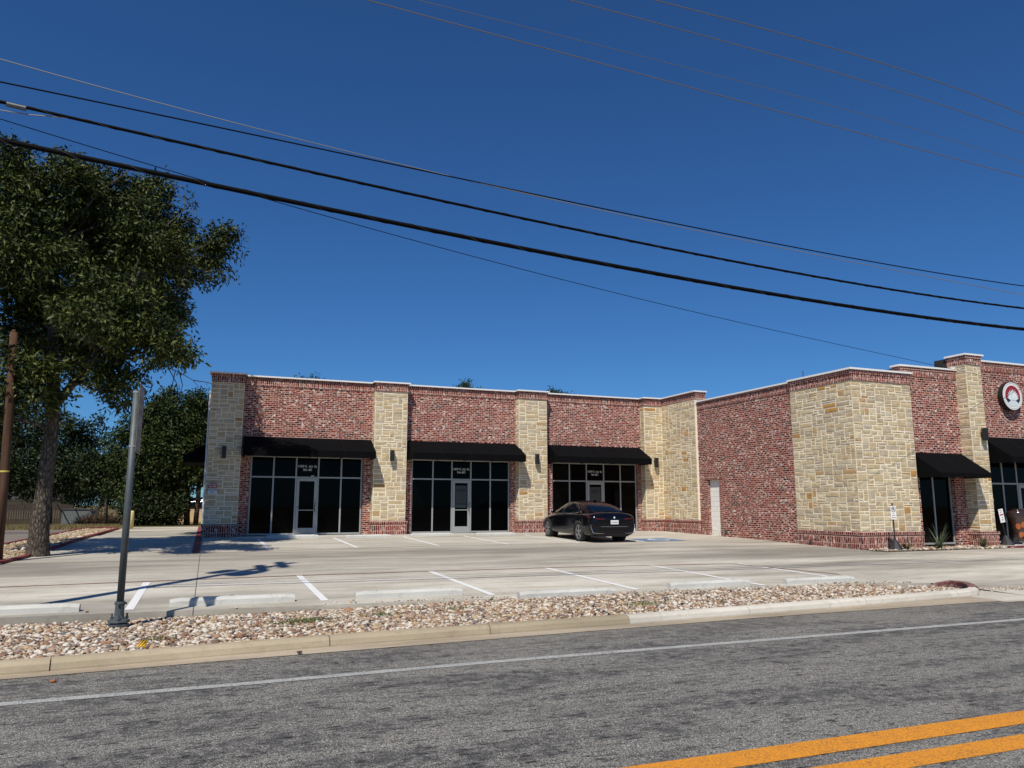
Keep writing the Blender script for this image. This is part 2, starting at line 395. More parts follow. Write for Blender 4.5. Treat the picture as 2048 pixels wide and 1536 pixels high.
# eastern driveway
xe=[13.6,13.95,14.15,14.6,15.2,16,18,20,24,30,45]
ye=[9.4,9.8,10.3,10.8,11.3,12,13,14,16,18,20,26,32,38.6]
for x0,x1 in zip(xe,xe[1:]):
    for y0,y1 in zip(ye,ye[1:]):
        if x1<=14.16: continue
        mb.face([lrow(x0,y0),lrow(x1,y0),lrow(x1,y1),lrow(x0,y1)])
for y0,y1 in zip(yy,yy[1:]): pass
mb.face([lrow(14.15,11.35),lrow(14.6,11.3),lrow(14.6,13),lrow(14.15,13)])
mb.face([lrow(14.15,13),lrow(14.6,13),lrow(14.6,13.9),lrow(14.15,13.9)]) if False else None
mb.face([(12.9,9.42,.005),(14.16,9.42,.005),(14.16,11.4,.012),(12.9,11.4,.012)])
tag(mb.build('parking_lot',M['lot']),kind='structure')
# gutter strip
mb=MB(); X=list(np.arange(-60,-10,5))+list(np.arange(-10,13.01,.5))
for a,b in zip(X,X[1:]):
    ka=kf(a)+.02; kb=kf(b)+.02
    mb.face([(a,gut(a),.006),(b,gut(b),.006),(b,kb,.016),(a,ka,.016)])
tag(mb.build('gutter',concrete('dirty gutter concrete',(.42,.35,.26),.9)),kind='structure')
# kerb: swept profile, in cast lengths
def sweep(mb,path,prof,m=0):
    # prof: (offset to the left/inside, z)
    P=[Vector((p[0],p[1],0)) for p in path]; zs=[p[2] if len(p)>2 else 0 for p in path]; rows=[]
    for i,p in enumerate(P):
        t=(P[min(i+1,len(P)-1)]-P[max(i-1,0)]).normalized(); nrm=Vector((-t.y,t.x,0))
        rows.append([(p.x+nrm.x*o,p.y+nrm.y*o,z+zs[i]) for o,z in prof])
    for a,b in zip(rows,rows[1:]):
        for i in range(len(prof)-1): mb.face([a[i],b[i],b[i+1],a[i+1]],None,m)
    mb.face([r for r in rows[0]][::-1],None,m); mb.face(rows[-1],None,m)
PROF=[(0,-.04),(.0,.03),(.015,.085),(.045,.115),(.08,.125),(.17,.125),(.19,.11),(.19,-.04)]
joints=[-60,-30,-10,-4.4,-1.36,1.43,3.47,5.57,7.75,10.3,12.7]
for i,(a,b) in enumerate(zip(joints,joints[1:])):
    mb=MB(); n=max(2,int((b-a)/.6)); path=[(a+.006+(b-a-.012)*j/n, kf(a+(b-a)*j/n)) for j in range(n+1)]
    sweep(mb,path,PROF); 
    tag(mb.build('kerb',M['kerb_old'] if b<5.6 else M['kerb_new']),kind='structure')
mb=MB(); sweep(mb,[(12.71,10.18),(13.05,10.22),(13.35,10.3),(13.6,10.45)],PROF); tag(mb.build('kerb',M['kerb_new']),kind='structure')
mb=MB(); sweep(mb,[(13.61,10.46),(13.85,10.68),(14.06,10.95),(14.14,11.2),(14.08,11.45),(13.9,11.62,-.05),(13.7,11.72,-.12)],[(o,z+.035) for o,z in PROF]); tag(mb.build('red_kerb',M['nose']),kind='structure')
# gravel bed soil
def zgrav(X,Y):
    e=ledge(X); k_=kf(X)+.18; t=min(1,max(0,(Y-k_)/(e-k_)))
    far=interp(X,[(-10,.0),(1,.02),(5,.10),(11.5,.10),(13,.04)])
    return (.085-.04*sstep(11.5,13.2,X))*(1-t)+far*t+.01*math.sin(X*2.1+Y)*t*(1-t)*4
mb=MB(); X=list(np.arange(-30,13.3,.8))+[13.4]
for a,b in zip(X,X[1:]):
    for j in range(6):
        q=lambda x,t:(x,kf(x)+.1+(ledge(x)-kf(x)-.1)*t,zgrav(x,kf(x)+.1+(ledge(x)-kf(x)-.1)*t)-.02)
        mb.face([q(a,j/6),q(b,j/6),q(b,(j+1)/6),q(a,(j+1)/6)])
mb.face([(13.4,10.4,.06),(13.8,10.75,.06),(13.95,11.2,.04),(13.4,11.75,.04)])
tag(mb.build('gravel_bed',M['dirt']),kind='structure')
# rocks
PHI=(1+5**.5)/2
ICO=np.array([(-1,PHI,0),(1,PHI,0),(-1,-PHI,0),(1,-PHI,0),(0,-1,PHI),(0,1,PHI),(0,-1,-PHI),(0,1,-PHI),(PHI,0,-1),(PHI,0,1),(-PHI,0,-1),(-PHI,0,1)])/math.hypot(1,PHI)
IF=np.array([(0,11,5),(0,5,1),(0,1,7),(0,7,10),(0,10,11),(1,5,9),(5,11,4),(11,10,2),(10,7,6),(7,1,8),(3,9,4),(3,4,2),(3,2,6),(3,6,8),(3,8,9),(4,9,5),(2,4,11),(6,2,10),(8,6,7),(9,8,1)])
def rocks(name,P,size,mat,flat=.6):
    n=len(P); s=size*np.exp(rng.normal(0,.32,n))
    sc=np.stack([s*rng.uniform(.8,1.5,n),s*rng.uniform(.65,1.1,n),s*flat*rng.uniform(.7,1.2,n)],1)
    V=ICO[None]*(1+rng.normal(0,.13,(n,12,1)))*sc[:,None,:]
    a=rng.uniform(0,2*math.pi,n); ti=rng.normal(0,.35,n)
    # tilt about x then rotate about z
    y=V[:,:,1]*np.cos(ti)[:,None]-V[:,:,2]*np.sin(ti)[:,None]; z=V[:,:,1]*np.sin(ti)[:,None]+V[:,:,2]*np.cos(ti)[:,None]; x=V[:,:,0]
    X=x*np.cos(a)[:,None]-y*np.sin(a)[:,None]; Y=x*np.sin(a)[:,None]+y*np.cos(a)[:,None]
    V=np.stack([X,Y,z],2)+P[:,None,:]
    F=IF[None]+(np.arange(n)*12)[:,None,None]
    return bulk(name,V.reshape(-1,3),F.reshape(-1,3),mat,smooth=False)
def strip_pts(n,x0,x1,bias=1):
    out=[]
    while len(out)<n:
        x=x0+(x1-x0)*random.random()**bias; k_=kf(x)+.2; e=ledge(x)-.02
        y=k_+(e-k_)*random.random()
        if x>13.4: 
            if y>11.6 or y<10.5+(x-13.4)*.9 : continue
        if x>12.9 and y>11.45: continue
        out.append((x,y,zgrav(x,y)+random.uniform(-.01,.022)))
    return np.array(out)
P=np.vstack([strip_pts(22500,-4.6,5),strip_pts(11500,5,13.5),strip_pts(1500,-12,-4.6)])
tag(rocks('river_rock_gravel',P,.0238,M['rock']),label='loose multicoloured river rock filling the strip between kerb and lot',cat='gravel',kind='stuff')
spill=[]
for _ in range(420):
    x=random.gauss(6.3,2.2) if random.random()<.7 else random.uniform(11,13.4); e=ledge(x); y=e+abs(random.gauss(0,.10)); spill.append((x,y,zlot(x,y)+.01))
for _ in range(260): x=random.gauss(14.9,.7); y=10.75+random.gauss(0,.12)-.05*(x-14); spill.append((x,y,zlot(x,y)+.005))
tag(rocks('spilled_gravel',np.array(spill),.013,M['rock']),label='small stones spilled over the lot edge and driveway mouth',cat='gravel',kind='stuff')
# ---- gravel strip at left, red kerbs, neighbour drive
mb=MB()
mb.face([(-5.9,19.3,.30),(-4.35,20.9,.32),(-4.05,25,.40),(-5.75,25,.40)]); mb.face([(-5.75,25,.40),(-4.05,25,.40),(-3.5,36.6,.62),(-4.75,37,.62)])
tag(mb.build('gravel_bed',M['dirt']),kind='structure')
pts=[]
for _ in range(9000):
    y=random.uniform(19.5,36.8); x0=interp(y,[(19.3,-5.9),(25,-5.7),(37,-4.75)]); x1=interp(y,[(19.3,-5.6),(20.9,-4.4),(25,-4.08),(37,-3.5)])
    pts.append((random.uniform(x0,x1),y,interp(y,[(19.3,.30),(20.9,.32),(25,.40),(37,.62)])+random.uniform(.0,.03)))
tag(rocks('tan_gravel',np.array(pts),.035,M['mulch']),label='tan gravel strip around the big tree between two drives',cat='gravel',kind='stuff')
def kerb_strip(name,path,w,h,mat):
    mb=MB(); sweep(mb,path,[(0,-.05),(0,h),(w,h),(w,-.05)]); return tag(mb.build(name,mat),kind='structure')
kerb_strip('red_kerb',[(-5.2,19.6,.29),(-4.3,21,.31),(-4.12,22.3,.33),(-4.05,24,.37),(-3.85,30,.49),(-3.42,36.6,.62),(-3.9,37.4,.64),(-4.75,37.2,.63)],.13,.06,M['red'])
kerb_strip('red_kerb',[(-6.1,19,.28),(-5.75,25,.39),(-5.2,31,.51),(-4.75,37,.62)],.13,.07,M['red'])
mb=MB(); mb.face([(-30,13,.10),(-6.1,13,.1),(-6.1,19,.26),(-30,19,.26)]); mb.face([(-30,19,.26),(-6.1,19,.26),(-5.75,25,.38),(-30,25,.38)]); mb.face([(-30,25,.38),(-5.75,25,.38),(-4.8,37,.61),(-30,37,.61)])
tag(mb.build('neighbour_drive',concrete('brown stained drive',(.21,.185,.16),.8)),kind='structure')
# ---- painted markings on the lot
def sheet(name,x0,x1,y0,y1,mat,dz=.005,n=4):
    mb=MB()
    for i in range(n):
        a=y0+(y1-y0)*i/n; b=y0+(y1-y0)*(i+1)/n
        mb.face([(x0,a,zlot(x0,a)+dz),(x1,a,zlot(x1,a)+dz),(x1,b,zlot(x1,b)+dz),(x0,b,zlot(x0,b)+dz)])
    return tag(mb.build(name,mat),kind='structure')
for x,y0,y1 in ((-.97,12.7,16.2),(1.84,12.75,16.5),(4.62,12.55,16.5),(7.37,12.4,16.45),(10.06,12.2,16.4),(12.45,12.75,16.0)):
    sheet('parking_stripe',x-.06,x+.06,y0,y1,M['stripe'])
for x,y0,y1 in ((1.75,23.7,28.6),(4.35,23.85,28.7),(6.97,23.95,28.8),(9.36,23.9,28.8),(11.92,23.85,28.8),(14.5,23.9,28.8)):
    sheet('parking_stripe',x-.055,x+.055,y0,y1,M['stripe'])
def linepath(name,pts,wd,mat,dz=.004):
    mb=MB()
    for (a,b),(c,d) in zip(pts,pts[1:]):
        t=Vector((c-a,d-b)).normalized(); nx,ny=-t.y*wd/2,t.x*wd/2
        n=max(1,int(math.hypot(c-a,d-b)/2)); 
        for i in range(n):
            p=(a+(c-a)*i/n,b+(d-b)*i/n); q=(a+(c-a)*(i+1)/n,b+(d-b)*(i+1)/n)
            mb.face([(p[0]-nx,p[1]-ny,zlot(*p)+dz),(q[0]-nx,q[1]-ny,zlot(*q)+dz),(q[0]+nx,q[1]+ny,zlot(*q)+dz),(p[0]+nx,p[1]+ny,zlot(*p)+dz)])
    return tag(mb.build(name,mat),kind='structure')
linepath('red_fire_lane_line',[(-12,16.1),(-3.3,16.2),(2,16.55),(8,16.5),(12.3,16.05),(13.0,13.3)],.07,M['redline'],.008)
linepath('red_fire_lane_line',[(-.1,22.85),(6,23.75),(12,23.8),(16.5,23.9)],.06,M['redline'],.008)
sheet('red_fire_lane_stripe',-.32,-.12,23.0,38.4,M['red'],.008,8)
sheet('blue_parking_square',14.75,16.35,23.95,25.45,M['blue'],.006)
# wheelchair symbol
mb=MB()
def flat(pts): mb.face([(15.55+x,24.7+y,zlot(15.55,24.7+y)+.012) for x,y in pts])
flat([(-.1,.4),(.06,.4),(.06,.56),(-.1,.56)]); flat([(-.1,.0),(.04,.0),(.04,.36),(-.1,.36)]); flat([(.04,0),(.34,0),(.34,.1),(.04,.1)]); flat([(.26,-.35),(.36,-.35),(.36,0),(.26,0)])
for i in range(14):
    a0=R_(130+i*16);a1=R_(130+(i+1)*16); flat([(.02+.42*math.cos(a0),-.1+.42*math.sin(a0)),(.02+.42*math.cos(a1),-.1+.42*math.sin(a1)),(.02+.3*math.cos(a1),-.1+.3*math.sin(a1)),(.02+.3*math.cos(a0),-.1+.3*math.sin(a0))])
tag(mb.build('wheelchair_symbol',M['stripe']),kind='structure')
# walk slab in front of the left shops
mb=MB(); mb.box(.9,18.9,29.35,30.6,.3,.495); tag(mb.build('walkway',M['slab']),kind='structure')
# right planting bed
mb=MB(); mb.face([(19.3,17.75,.245),(25.2,17.9,.25),(25.2,19,.28),(19.3,18.8,.27)]); mb.face([(18.8,18.6,.25),(19.4,17.75,.245),(19.4,27,.33),(18.95,27,.40)])
tag(mb.build('gravel_bed',M['dirt']),kind='structure')
pts=[(random.uniform(19.4,25.2),random.uniform(17.85,18.95),.265+random.uniform(0,.02)) for _ in range(1500)]
tag(rocks('bed_gravel',np.array(pts),.032,M['rock']),label='pale river rock bed along the foot of the right-hand shop',cat='gravel',kind='stuff')
kerb_strip('red_kerb',[(24.9,17.85,.25),(27,18.0,.25),(34,18.1,.26)],.14,.06,M['red'])
mb=MB(); mb.box(25.2,40,18.0,19.4,.1,.31); tag(mb.build('walkway',M['slab']),kind='structure')

# ------------------------------------------------------------ the building
BLD=empty('shop_building',(9.5,30.5,.45),label='L-shaped single-storey shop building of whitewashed red brick and cream stone piers',cat='building')
def P_(o):
    o.parent=BLD; o.matrix_parent_inverse=BLD.matrix_basis.inverted(); return o
BLD.matrix_basis  # noqa
bpy.context.view_layer.update()
INV=Matrix.Translation((-9.5,-30.5,-.45))
def part(mb,name,mats,smooth=False):
    o=mb.build(name,mats,None,smooth); o.parent=BLD; o.matrix_parent_inverse=INV; return o
def stone_face(S_,org,u,nrm,wd,z0,z1,seed):
    """random ashlar: rectangles of a small module grid, each stone its own raised block"""
    rr=random.Random(seed); mw,mh=wd/max(1,round(wd/.10)),(z1-z0)/max(1,round((z1-z0)/.080))
    nx,nz=round(wd/mw),round((z1-z0)/mh); occ=[[0]*nx for _ in range(nz)]
    u=Vector(u);n=Vector(nrm);o=Vector(org); g=.011
    for j in range(nz):
        i=0
        while i<nx:
            if occ[j][i]: i+=1; continue
            mx=0
            while i+mx<nx and not occ[j][i+mx] and mx<6: mx+=1
            hh=rr.choice([1,1,2,2,2,3]); ww=min(mx,rr.choice([2,3,3,4,4,5,6]) if hh<3 else rr.choice([2,3,4]))
            if mx-ww==1: ww=mx
            hh=min(hh,nz-j)
            if ww<2: hh=max(hh,min(2,nz-j))
            for b in range(hh):
                for a in range(ww):
                    occ[j+b][i+a]=1
            x0,x1,a0,a1=i*mw+g*rr.uniform(.5,1.5),(i+ww)*mw-g*rr.uniform(.5,1.5),z0+j*mh+g*rr.uniform(.6,1.4),z0+(j+hh)*mh-g*rr.uniform(.6,1.4)
            d=rr.uniform(.008,.018); c=rr.uniform(.004,.010); e=.006
            Q=lambda x,z,dd:tuple(o+u*x+n*dd+Vector((0,0,z)))
            B=[Q(x0,a0,0),Q(x1,a0,0),Q(x1,a1,0),Q(x0,a1,0)]
            T=[Q(x0+c,a0+c,d+rr.uniform(-e,e)),Q(x1-c,a0+c,d+rr.uniform(-e,e)),Q(x1-c,a1-c,d+rr.uniform(-e,e)),Q(x0+c,a1-c,d+rr.uniform(-e,e))]
            mc=Q((x0+x1)/2+rr.uniform(-.03,.03),(a0+a1)/2+rr.uniform(-.01,.01),d+rr.uniform(0,.010))
            k=len(S_.v); S_.v+=B+T+[mc]
            for q in ((0,1,5,4),(1,2,6,5),(2,3,7,6),(3,0,4,7)):
                S_.f.append(tuple(k+t for t in q)); S_.uv.append([(0,0)]*4); S_.mi.append(0)
            for q in ((4,5,8),(5,6,8),(6,7,8),(7,4,8)):
                S_.f.append(tuple(k+t for t in q)); S_.uv.append([(0,0)]*3); S_.mi.append(0)
            i+=ww
def cap_base(mb,x0,x1,y0,y1,ztop,zb,hb=.55,o=.05):
    """brick cap (mats: 0 soldier, 1 header, 2 mortar) and brick base round a stone core"""
    mb.box(x0-.01,x1+.01,y0-.03,y1,ztop-.32,ztop-.10,0,True)
    mb.box(x0-.03,x1+.03,y0-.05,y1,ztop-.10,ztop,1,True)
    if hb:
        mb.box(x0-o,x1+o,y0-o,y1,zb-.2,zb+hb-.1,0,True)
        mb.box(x0-o-.02,x1+o+.02,y0-o-.02,y1,zb+hb-.1,zb+hb,1,True)
def coping(mb,x0,x1,y0,y1,z,h=.055): mb.box(x0-.05,x1+.05,y0-.06,y1,z,z+h)
ZT=6.50
# stone piers of the left wing
PX=[(-.10,1.06),(6.02,7.34),(12.22,13.54)]
for i,(a,b) in enumerate(PX):
    zb=.40 if i==0 else .47
    mb=MB(); mb.box(a+.002,b-.002,30.06,30.6,zb+.4,ZT-.1,2); cap_base(mb,a,b,30.05,30.6,ZT,zb)
    pier=part(mb,'stone_pier',[M['soldier'],M['header'],M['mortar']])
    st=MB(); stone_face(st,(a+.005,30.065,0),(1,0,0),(0,-1,0),b-a-.01,zb+.56,ZT-.33,11+i)
    stone_face(st,(a+.012,30.58,0),(0,-1,0),(-1,0,0),.52,zb+.56,ZT-.33,31+i)
    so_=st.build('stonework',M['stone'],pier)
    mb=MB(); coping(mb,a-.04,b+.04,30.0,30.6,ZT); mb.build('coping',M['coping'],pier)
# inner corner pier
mb=MB(); mb.box(18.437,19.4,30.06,30.6,.8,ZT-.1,2); mb.box(19.36,19.9,27.42,30.06,.8,ZT-.1,2)
mb.box(18.38,19.37,30.0,30.6,.27,.92,0,True); mb.box(18.36,19.35,29.98,30.6,.92,1.02,1,True)
mb.box(19.32,19.9,27.4,30.0,.2,.92,0,True); mb.box(19.30,19.9,27.38,29.98,.92,1.02,1,True)
mb.box(18.41,19.35,30.02,30.6,ZT-.32,ZT-.1,0,True); mb.box(18.39,19.33,30.0,30.6,ZT-.1,ZT,1,True)
mb.box(19.35,19.9,27.39,30.02,ZT-.32,ZT-.1,0,True); mb.box(19.33,19.9,27.37,30.0,ZT-.1,ZT,1,True)
pier=part(mb,'stone_pier',[M['soldier'],M['header'],M['mortar']])
st=MB(); stone_face(st,(18.44,30.065,0),(1,0,0),(0,-1,0),.92,1.03,ZT-.33,51); stone_face(st,(18.44,30.58,0),(0,-1,0),(-1,0,0),.5,1.03,ZT-.33,52)
stone_face(st,(19.365,30.05,0),(0,-1,0),(-1,0,0),2.62,1.03,ZT-.33,53); st.build('stonework',M['stone'],pier)
mb=MB(); mb.box(18.33,19.42,29.94,30.6,ZT,ZT+.055); mb.box(19.27,19.95,27.32,29.94,ZT,ZT+.055); mb.build('coping',M['coping'],pier)
# brick bays of the left wing with openings
BAY=[(1.05,6.03,1.42,5.70),(7.33,12.23,7.66,12.0),(13.53,18.44,13.95,18.25)]
for a,b,w0,w1 in BAY:
    mb=MB(); zt=3.52
    mb.box(a,w0,30.45,30.7,.3,zt); mb.box(w1,b,30.45,30.7,.3,zt)
    mb.box(a,b,30.45,30.7,zt,ZT-.32)
    mb.box(a,b,30.43,30.7,ZT-.32,ZT-.1,1,True); mb.box(a,b,30.41,30.7,ZT-.1,ZT,2,True)
    wl=part(mb,'brick_wall',[M['brick'],M['soldier'],M['header']])
    mb=MB(); coping(mb,a+.03,b-.03,30.40,30.72,ZT); mb.build('coping',M['coping'],wl)
# connector wall with bricked-up white doorway
ZC=6.03
mb=MB(); mb.box(19.45,19.7,21.62,26.08,.1,ZC-.32); mb.box(19.45,19.7,26.84,27.42,.1,ZC-.32); mb.box(19.45,19.7,26.08,26.84,2.68,ZC-.32)
mb.box(19.43,19.7,21.62,27.39,ZC-.32,ZC-.1,1,True); mb.box(19.41,19.7,21.62,27.37,ZC-.1,ZC,2,True)
mb.box(19.435,19.6,26.88,27.05,.2,2.7,2,False); mb.box(19.435,19.6,25.88,26.05,.2,2.7,2,False); mb.box(19.42,19.6,25.88,27.05,2.70,2.92,1,True)
wl=part(mb,'brick_wall',[M['brick'],M['soldier'],M['header']])
mb=MB(); mb.box(19.36,19.75,21.60,27.36,ZC,ZC+.055); mb.build('coping',M['coping'],wl)
def cmu():
    k=NM('white painted block'); uv=k.uv(); bt=k.n('TexBrick'); bt.inputs['Scale'].default_value=1; bt.inputs['Brick Width'].default_value=.4; bt.inputs['Row Height'].default_value=.2; bt.inputs['Mortar Size'].default_value=.008
    bt.inputs['Color1'].default_value=(.84,.82,.77,1); bt.inputs['Color2'].default_value=(.79,.77,.71,1); bt.inputs['Mortar'].default_value=(.55,.53,.48,1); k.l(uv,bt.inputs['Vector'])
    sep=k.n('SeparateXYZ'); k.l(uv,sep.inputs[0]); 
    d=k.math('MULTIPLY',k.ramp(sep.outputs[1],[(.38,1),(.75,0)]),k.ramp(k.noise(k.obj(),9,4,.7),[(.5,0),(.6,.8)]))
    k.l(k.mix(d,bt.outputs['Color'],(.13,.10,.08)),k.b.inputs['Base Color']); k.b.inputs['Roughness'].default_value=.85; return k.m
mb=MB(); mb.box(19.57,19.7,26.06,26.86,.1,2.7); part(mb,'blocked_doorway',cmu())
# projecting stone block of the right wing
mb=MB(); X0,X1,Y0,Y1=19.38,22.0,18.78,21.62
mb.box(X0+.006,X1,Y0+.006,Y1,.7,ZC-.1,2)
mb.box(X0-.04,X1+.03,Y0-.05,Y1+.02,.05,.70,0,True); mb.box(X0-.06,X1+.05,Y0-.07,Y1+.04,.70,.80,1,True)
mb.box(X0-.02,X1+.01,Y0-.03,Y1+.01,ZC-.32,ZC-.1,0,True); mb.box(X0-.05,X1+.03,Y0-.05,Y1+.02,ZC-.10,ZC+.03,1,True)
pier=part(mb,'stone_pier',[M['soldier'],M['header'],M['mortar']])
st=MB(); stone_face(st,(X0,Y0+.01,0),(1,0,0),(0,-1,0),X1-X0,.81,ZC-.33,71); stone_face(st,(X0+.01,Y1,0),(0,-1,0),(-1,0,0),Y1-Y0,.81,ZC-.33,72)
st.build('stonework',M['stone'],pier)
mb=MB(); mb.box(X0-.10,X1+.06,Y0-.10,Y0+.3,ZC+.03,ZC+.09); mb.box(X0-.10,X0+.3,Y0+.3,Y1+.03,ZC+.03,ZC+.09); mb.build('coping',M['coping'],pier)
# recessed brick wall and pier, then restaurant wall
ZR=6.37
mb=MB(); mb.box(21.95,22.34,19.0,19.3,.1,2.78); mb.box(23.98,24.52,19.0,19.3,.1,2.78); mb.box(21.85,24.52,19.0,19.3,2.78,ZR-.32)
mb.box(21.84,24.52,18.98,19.3,ZR-.32,ZR-.1,1,True); mb.box(21.83,24.52,18.96,19.3,ZR-.1,ZR,2,True)
wl=part(mb,'brick_wall',[M['brick'],M['soldier'],M['header']])
mb=MB(); mb.box(21.76,24.5,18.92,19.33,ZR,ZR+.06); mb.build('coping',M['coping'],wl)
mb=MB(); mb.box(21.86,22.1,19.31,19.75,5.7,ZR-.03); part(mb,'parapet_back',M['membrane']); mb=MB(); mb.box(24.5,24.8,19.31,19.8,5.7,6.87); part(mb,'parapet_back',M['membrane'])
ZP=6.88
mb=MB(); mb.box(24.505,25.25,18.585,19.3,.7,ZP-.1,2); cap_base(mb,24.5,25.26,18.58,19.3,ZP,.22)
pier=part(mb,'stone_pier',[M['soldier'],M['header'],M['mortar']])
st=MB(); stone_face(st,(24.5,18.59,0),(1,0,0),(0,-1,0),.76,.78,ZP-.33,81); stone_face(st,(24.51,19.0,0),(0,-1,0),(-1,0,0),.42,.78,ZP-.33,82); st.build('stonework',M['stone'],pier)
mb=MB(); mb.box(24.42,25.36,18.50,19.33,ZP,ZP+.06); mb.build('coping',M['coping'],pier)
ZW=6.80
mb=MB(); mb.box(25.24,25.5,19.0,19.3,.1,3.4); mb.box(25.24,36,19.0,19.3,3.4,ZW-.32); mb.box(31.5,36,19.0,19.3,.1,3.4)
mb.box(25.24,36,18.98,19.3,ZW-.32,ZW-.1,1,True); mb.box(25.24,36,18.96,19.3,ZW-.1,ZW,2,True)
wl=part(mb,'brick_wall',[M['brick'],M['soldier'],M['header']])
mb=MB(); mb.box(25.24,36,18.92,19.33,ZW,ZW+.06); mb.build('coping',M['coping'],wl)
# side wall, roofs, back
mb=MB(); mb.box(-.03,.25,30.6,46,.3,5.9); mb.box(-.03,19.5,45.8,46,.3,5.9); mb.box(35.8,36,19.3,46,.1,5.6); mb.box(19.5,36,45.8,46,.1,5.6)
part(mb,'brick_wall',[M['brick']])
mb=MB(); mb.box(.25,19.6,30.72,45.8,5.75,5.85); mb.box(19.72,35.8,19.35,45.8,5.5,5.6); part(mb,'roof',M['membrane'])
mb=MB(); mb.box(-.08,.0,30.6,46,5.86,5.98); part(mb,'side_coping',M['coping'])
mb=MB(); mb.tube([(-.13,31.1,5.95),(-.13,31.1,.75)],.045,8); part(mb,'downspout',M['coping'])
mb=MB(); mb.tube([(22.25,24,5.5),(22.25,24,7.05)],.02,6); mb.box(22.3,22.45,23.95,24.05,6.3,6.75); part(mb,'roof_vent',M['galv'])
# added dark backing sheets, not real walls, so that glass never shows the sky
mb=MB(); mb.box(.9,19.2,31.0,31.05,.3,5.7); part(mb,'dark_backing',M['black']); mb=MB(); mb.box(22,36,19.6,19.65,.2,5.4); part(mb,'dark_backing',M['black'])
# storefronts
def storefront(xs,door,y,z0,ztr,ztop,addr=None,poster=False,fy=.07):
    mb=MB(); t=.028
    for x in (xs[0]+t,*xs[1:-1],xs[-1]-t): mb.box(x-t,x+t,y,y+fy,z0,ztop)
    edges=[xs[0]+2*t]+[v for x in xs[1:-1] for v in (x-t,x+t)]+[xs[-1]-2*t]
    for i in range(0,len(edges),2):
        a,b=edges[i],edges[i+1]; isd=(door is not None and i//2==door)
        mb.box(a,b,y+.002,y+fy,ztop-.05,ztop)
        if ztr: mb.box(a,b,y+.002,y+fy,ztr-.028,ztr+.028)
        if not isd: mb.box(a,b,y+.002,y+fy,z0,z0+.06)
    fr=part(mb,'storefront_window',M['alu'])
    mb=MB(); mb.box(xs[0]+t,xs[-1]-t,y+.03,y+.036,z0+.02,ztop-.02); 
    mb.build('pane',M['glass'],fr)
    if door is not None:
        a,b=xs[door]+t+.008,xs[door+1]-t-.008; d0,d1=z0-.01,ztr-.036; s=.10; mb=MB(); ya,yb=y-.01,y+.028
        mb.box(a,a+s,ya,yb,d0,d1); mb.box(b-s,b,ya,yb,d0,d1); mb.box(a+s,b-s,ya+.001,yb,d1-.11,d1); mb.box(a+s,b-s,ya+.001,yb,d0,d0+.26)
        mb.box(a+s,b-s,ya+.012,yb,d0+.92,d0+.95)
        dr=part(mb,'door',M['alu'])
        mb=MB(); mb.box(a+s,b-s,y+.016,y+.021,d0+.26,d1-.11); mb.build('door_glass',M['glass'],dr)
        mb=MB(); hx=b-s/2; mb.tube([(hx+.02,ya-.005,d0+1.22),(hx+.01,ya-.07,d0+1.22),(hx-.02,ya-.07,d0+1.12),(hx-.03,ya-.07,d0+.95),(hx+.0,ya-.07,d0+.88),(hx+.02,ya-.005,d0+.88)],.014,6); mb.build('handle',M['black'],dr)
        mb=MB(); mb.tube([(a+.05,ya-.012,d0+1.05),(a+.05,ya,d0+1.05)],.025,8); mb.build('lock',M['black'],dr)
        if poster:
            mb=MB(); mb.box(a+s+.03,b-s-.03,y+.012,y+.0155,d0+1.02,d1-.22); po=mb.build('notice',simple('dim notice sheet',(.035,.045,.045),.5),dr)
            for kk,(zz,hh,ww,cc) in enumerate(((d1-.42,.13,.36,M['black']),(d0+1.18,.035,.4,M['black']),(d0+1.08,.06,.42,M['noteband']))):
                mb=MB(); 
                if kk==0:
                    for q in range(5): mb.box((a+b)/2-.19+q*.08,(a+b)/2-.135+q*.08,y+.008,y+.0115,zz-hh/2,zz+hh/2)
                else: mb.box((a+b)/2-ww/2,(a+b)/2+ww/2,y+.008,y+.0115,zz-hh/2,zz+hh/2)
                o=mb.build('notice_print',cc,dr)
        if addr:
            cx=(a+b)/2; zz=(ztr+ztop)/2
            text_mesh('lettering','1009 E. 6th St.\nSte #'+addr,.128,M['letter'],fr,(cx,y+.024,ztr+.36))
            o=fr.children[-1]
            if addr=='E':
                mb=MB(); mb.box(b-.24,b-.12,y+.024,y+.027,ztr+.04,ztr+.075); mb.build('sticker',M['letter'],fr)
    return fr
M['noteband']=simple('teal print band',(.05,.10,.10),.6)
storefront([1.44,2.29,3.13,3.97,4.85,5.68],2,30.56,.52,2.70,3.50,'E')
storefront([7.68,8.59,9.41,10.24,11.11,11.98],2,30.56,.52,2.70,3.50,'D',True)
storefront([13.97,14.84,15.68,16.55,17.40,18.23],2,30.56,.52,2.70,3.50,'C',True)
storefront([22.36,23.12,23.96],None,19.14,.34,None,2.76)
storefront([25.5,26.6,27.35,28.5,29.8,31.5],2,19.14,.34,2.42,3.38)
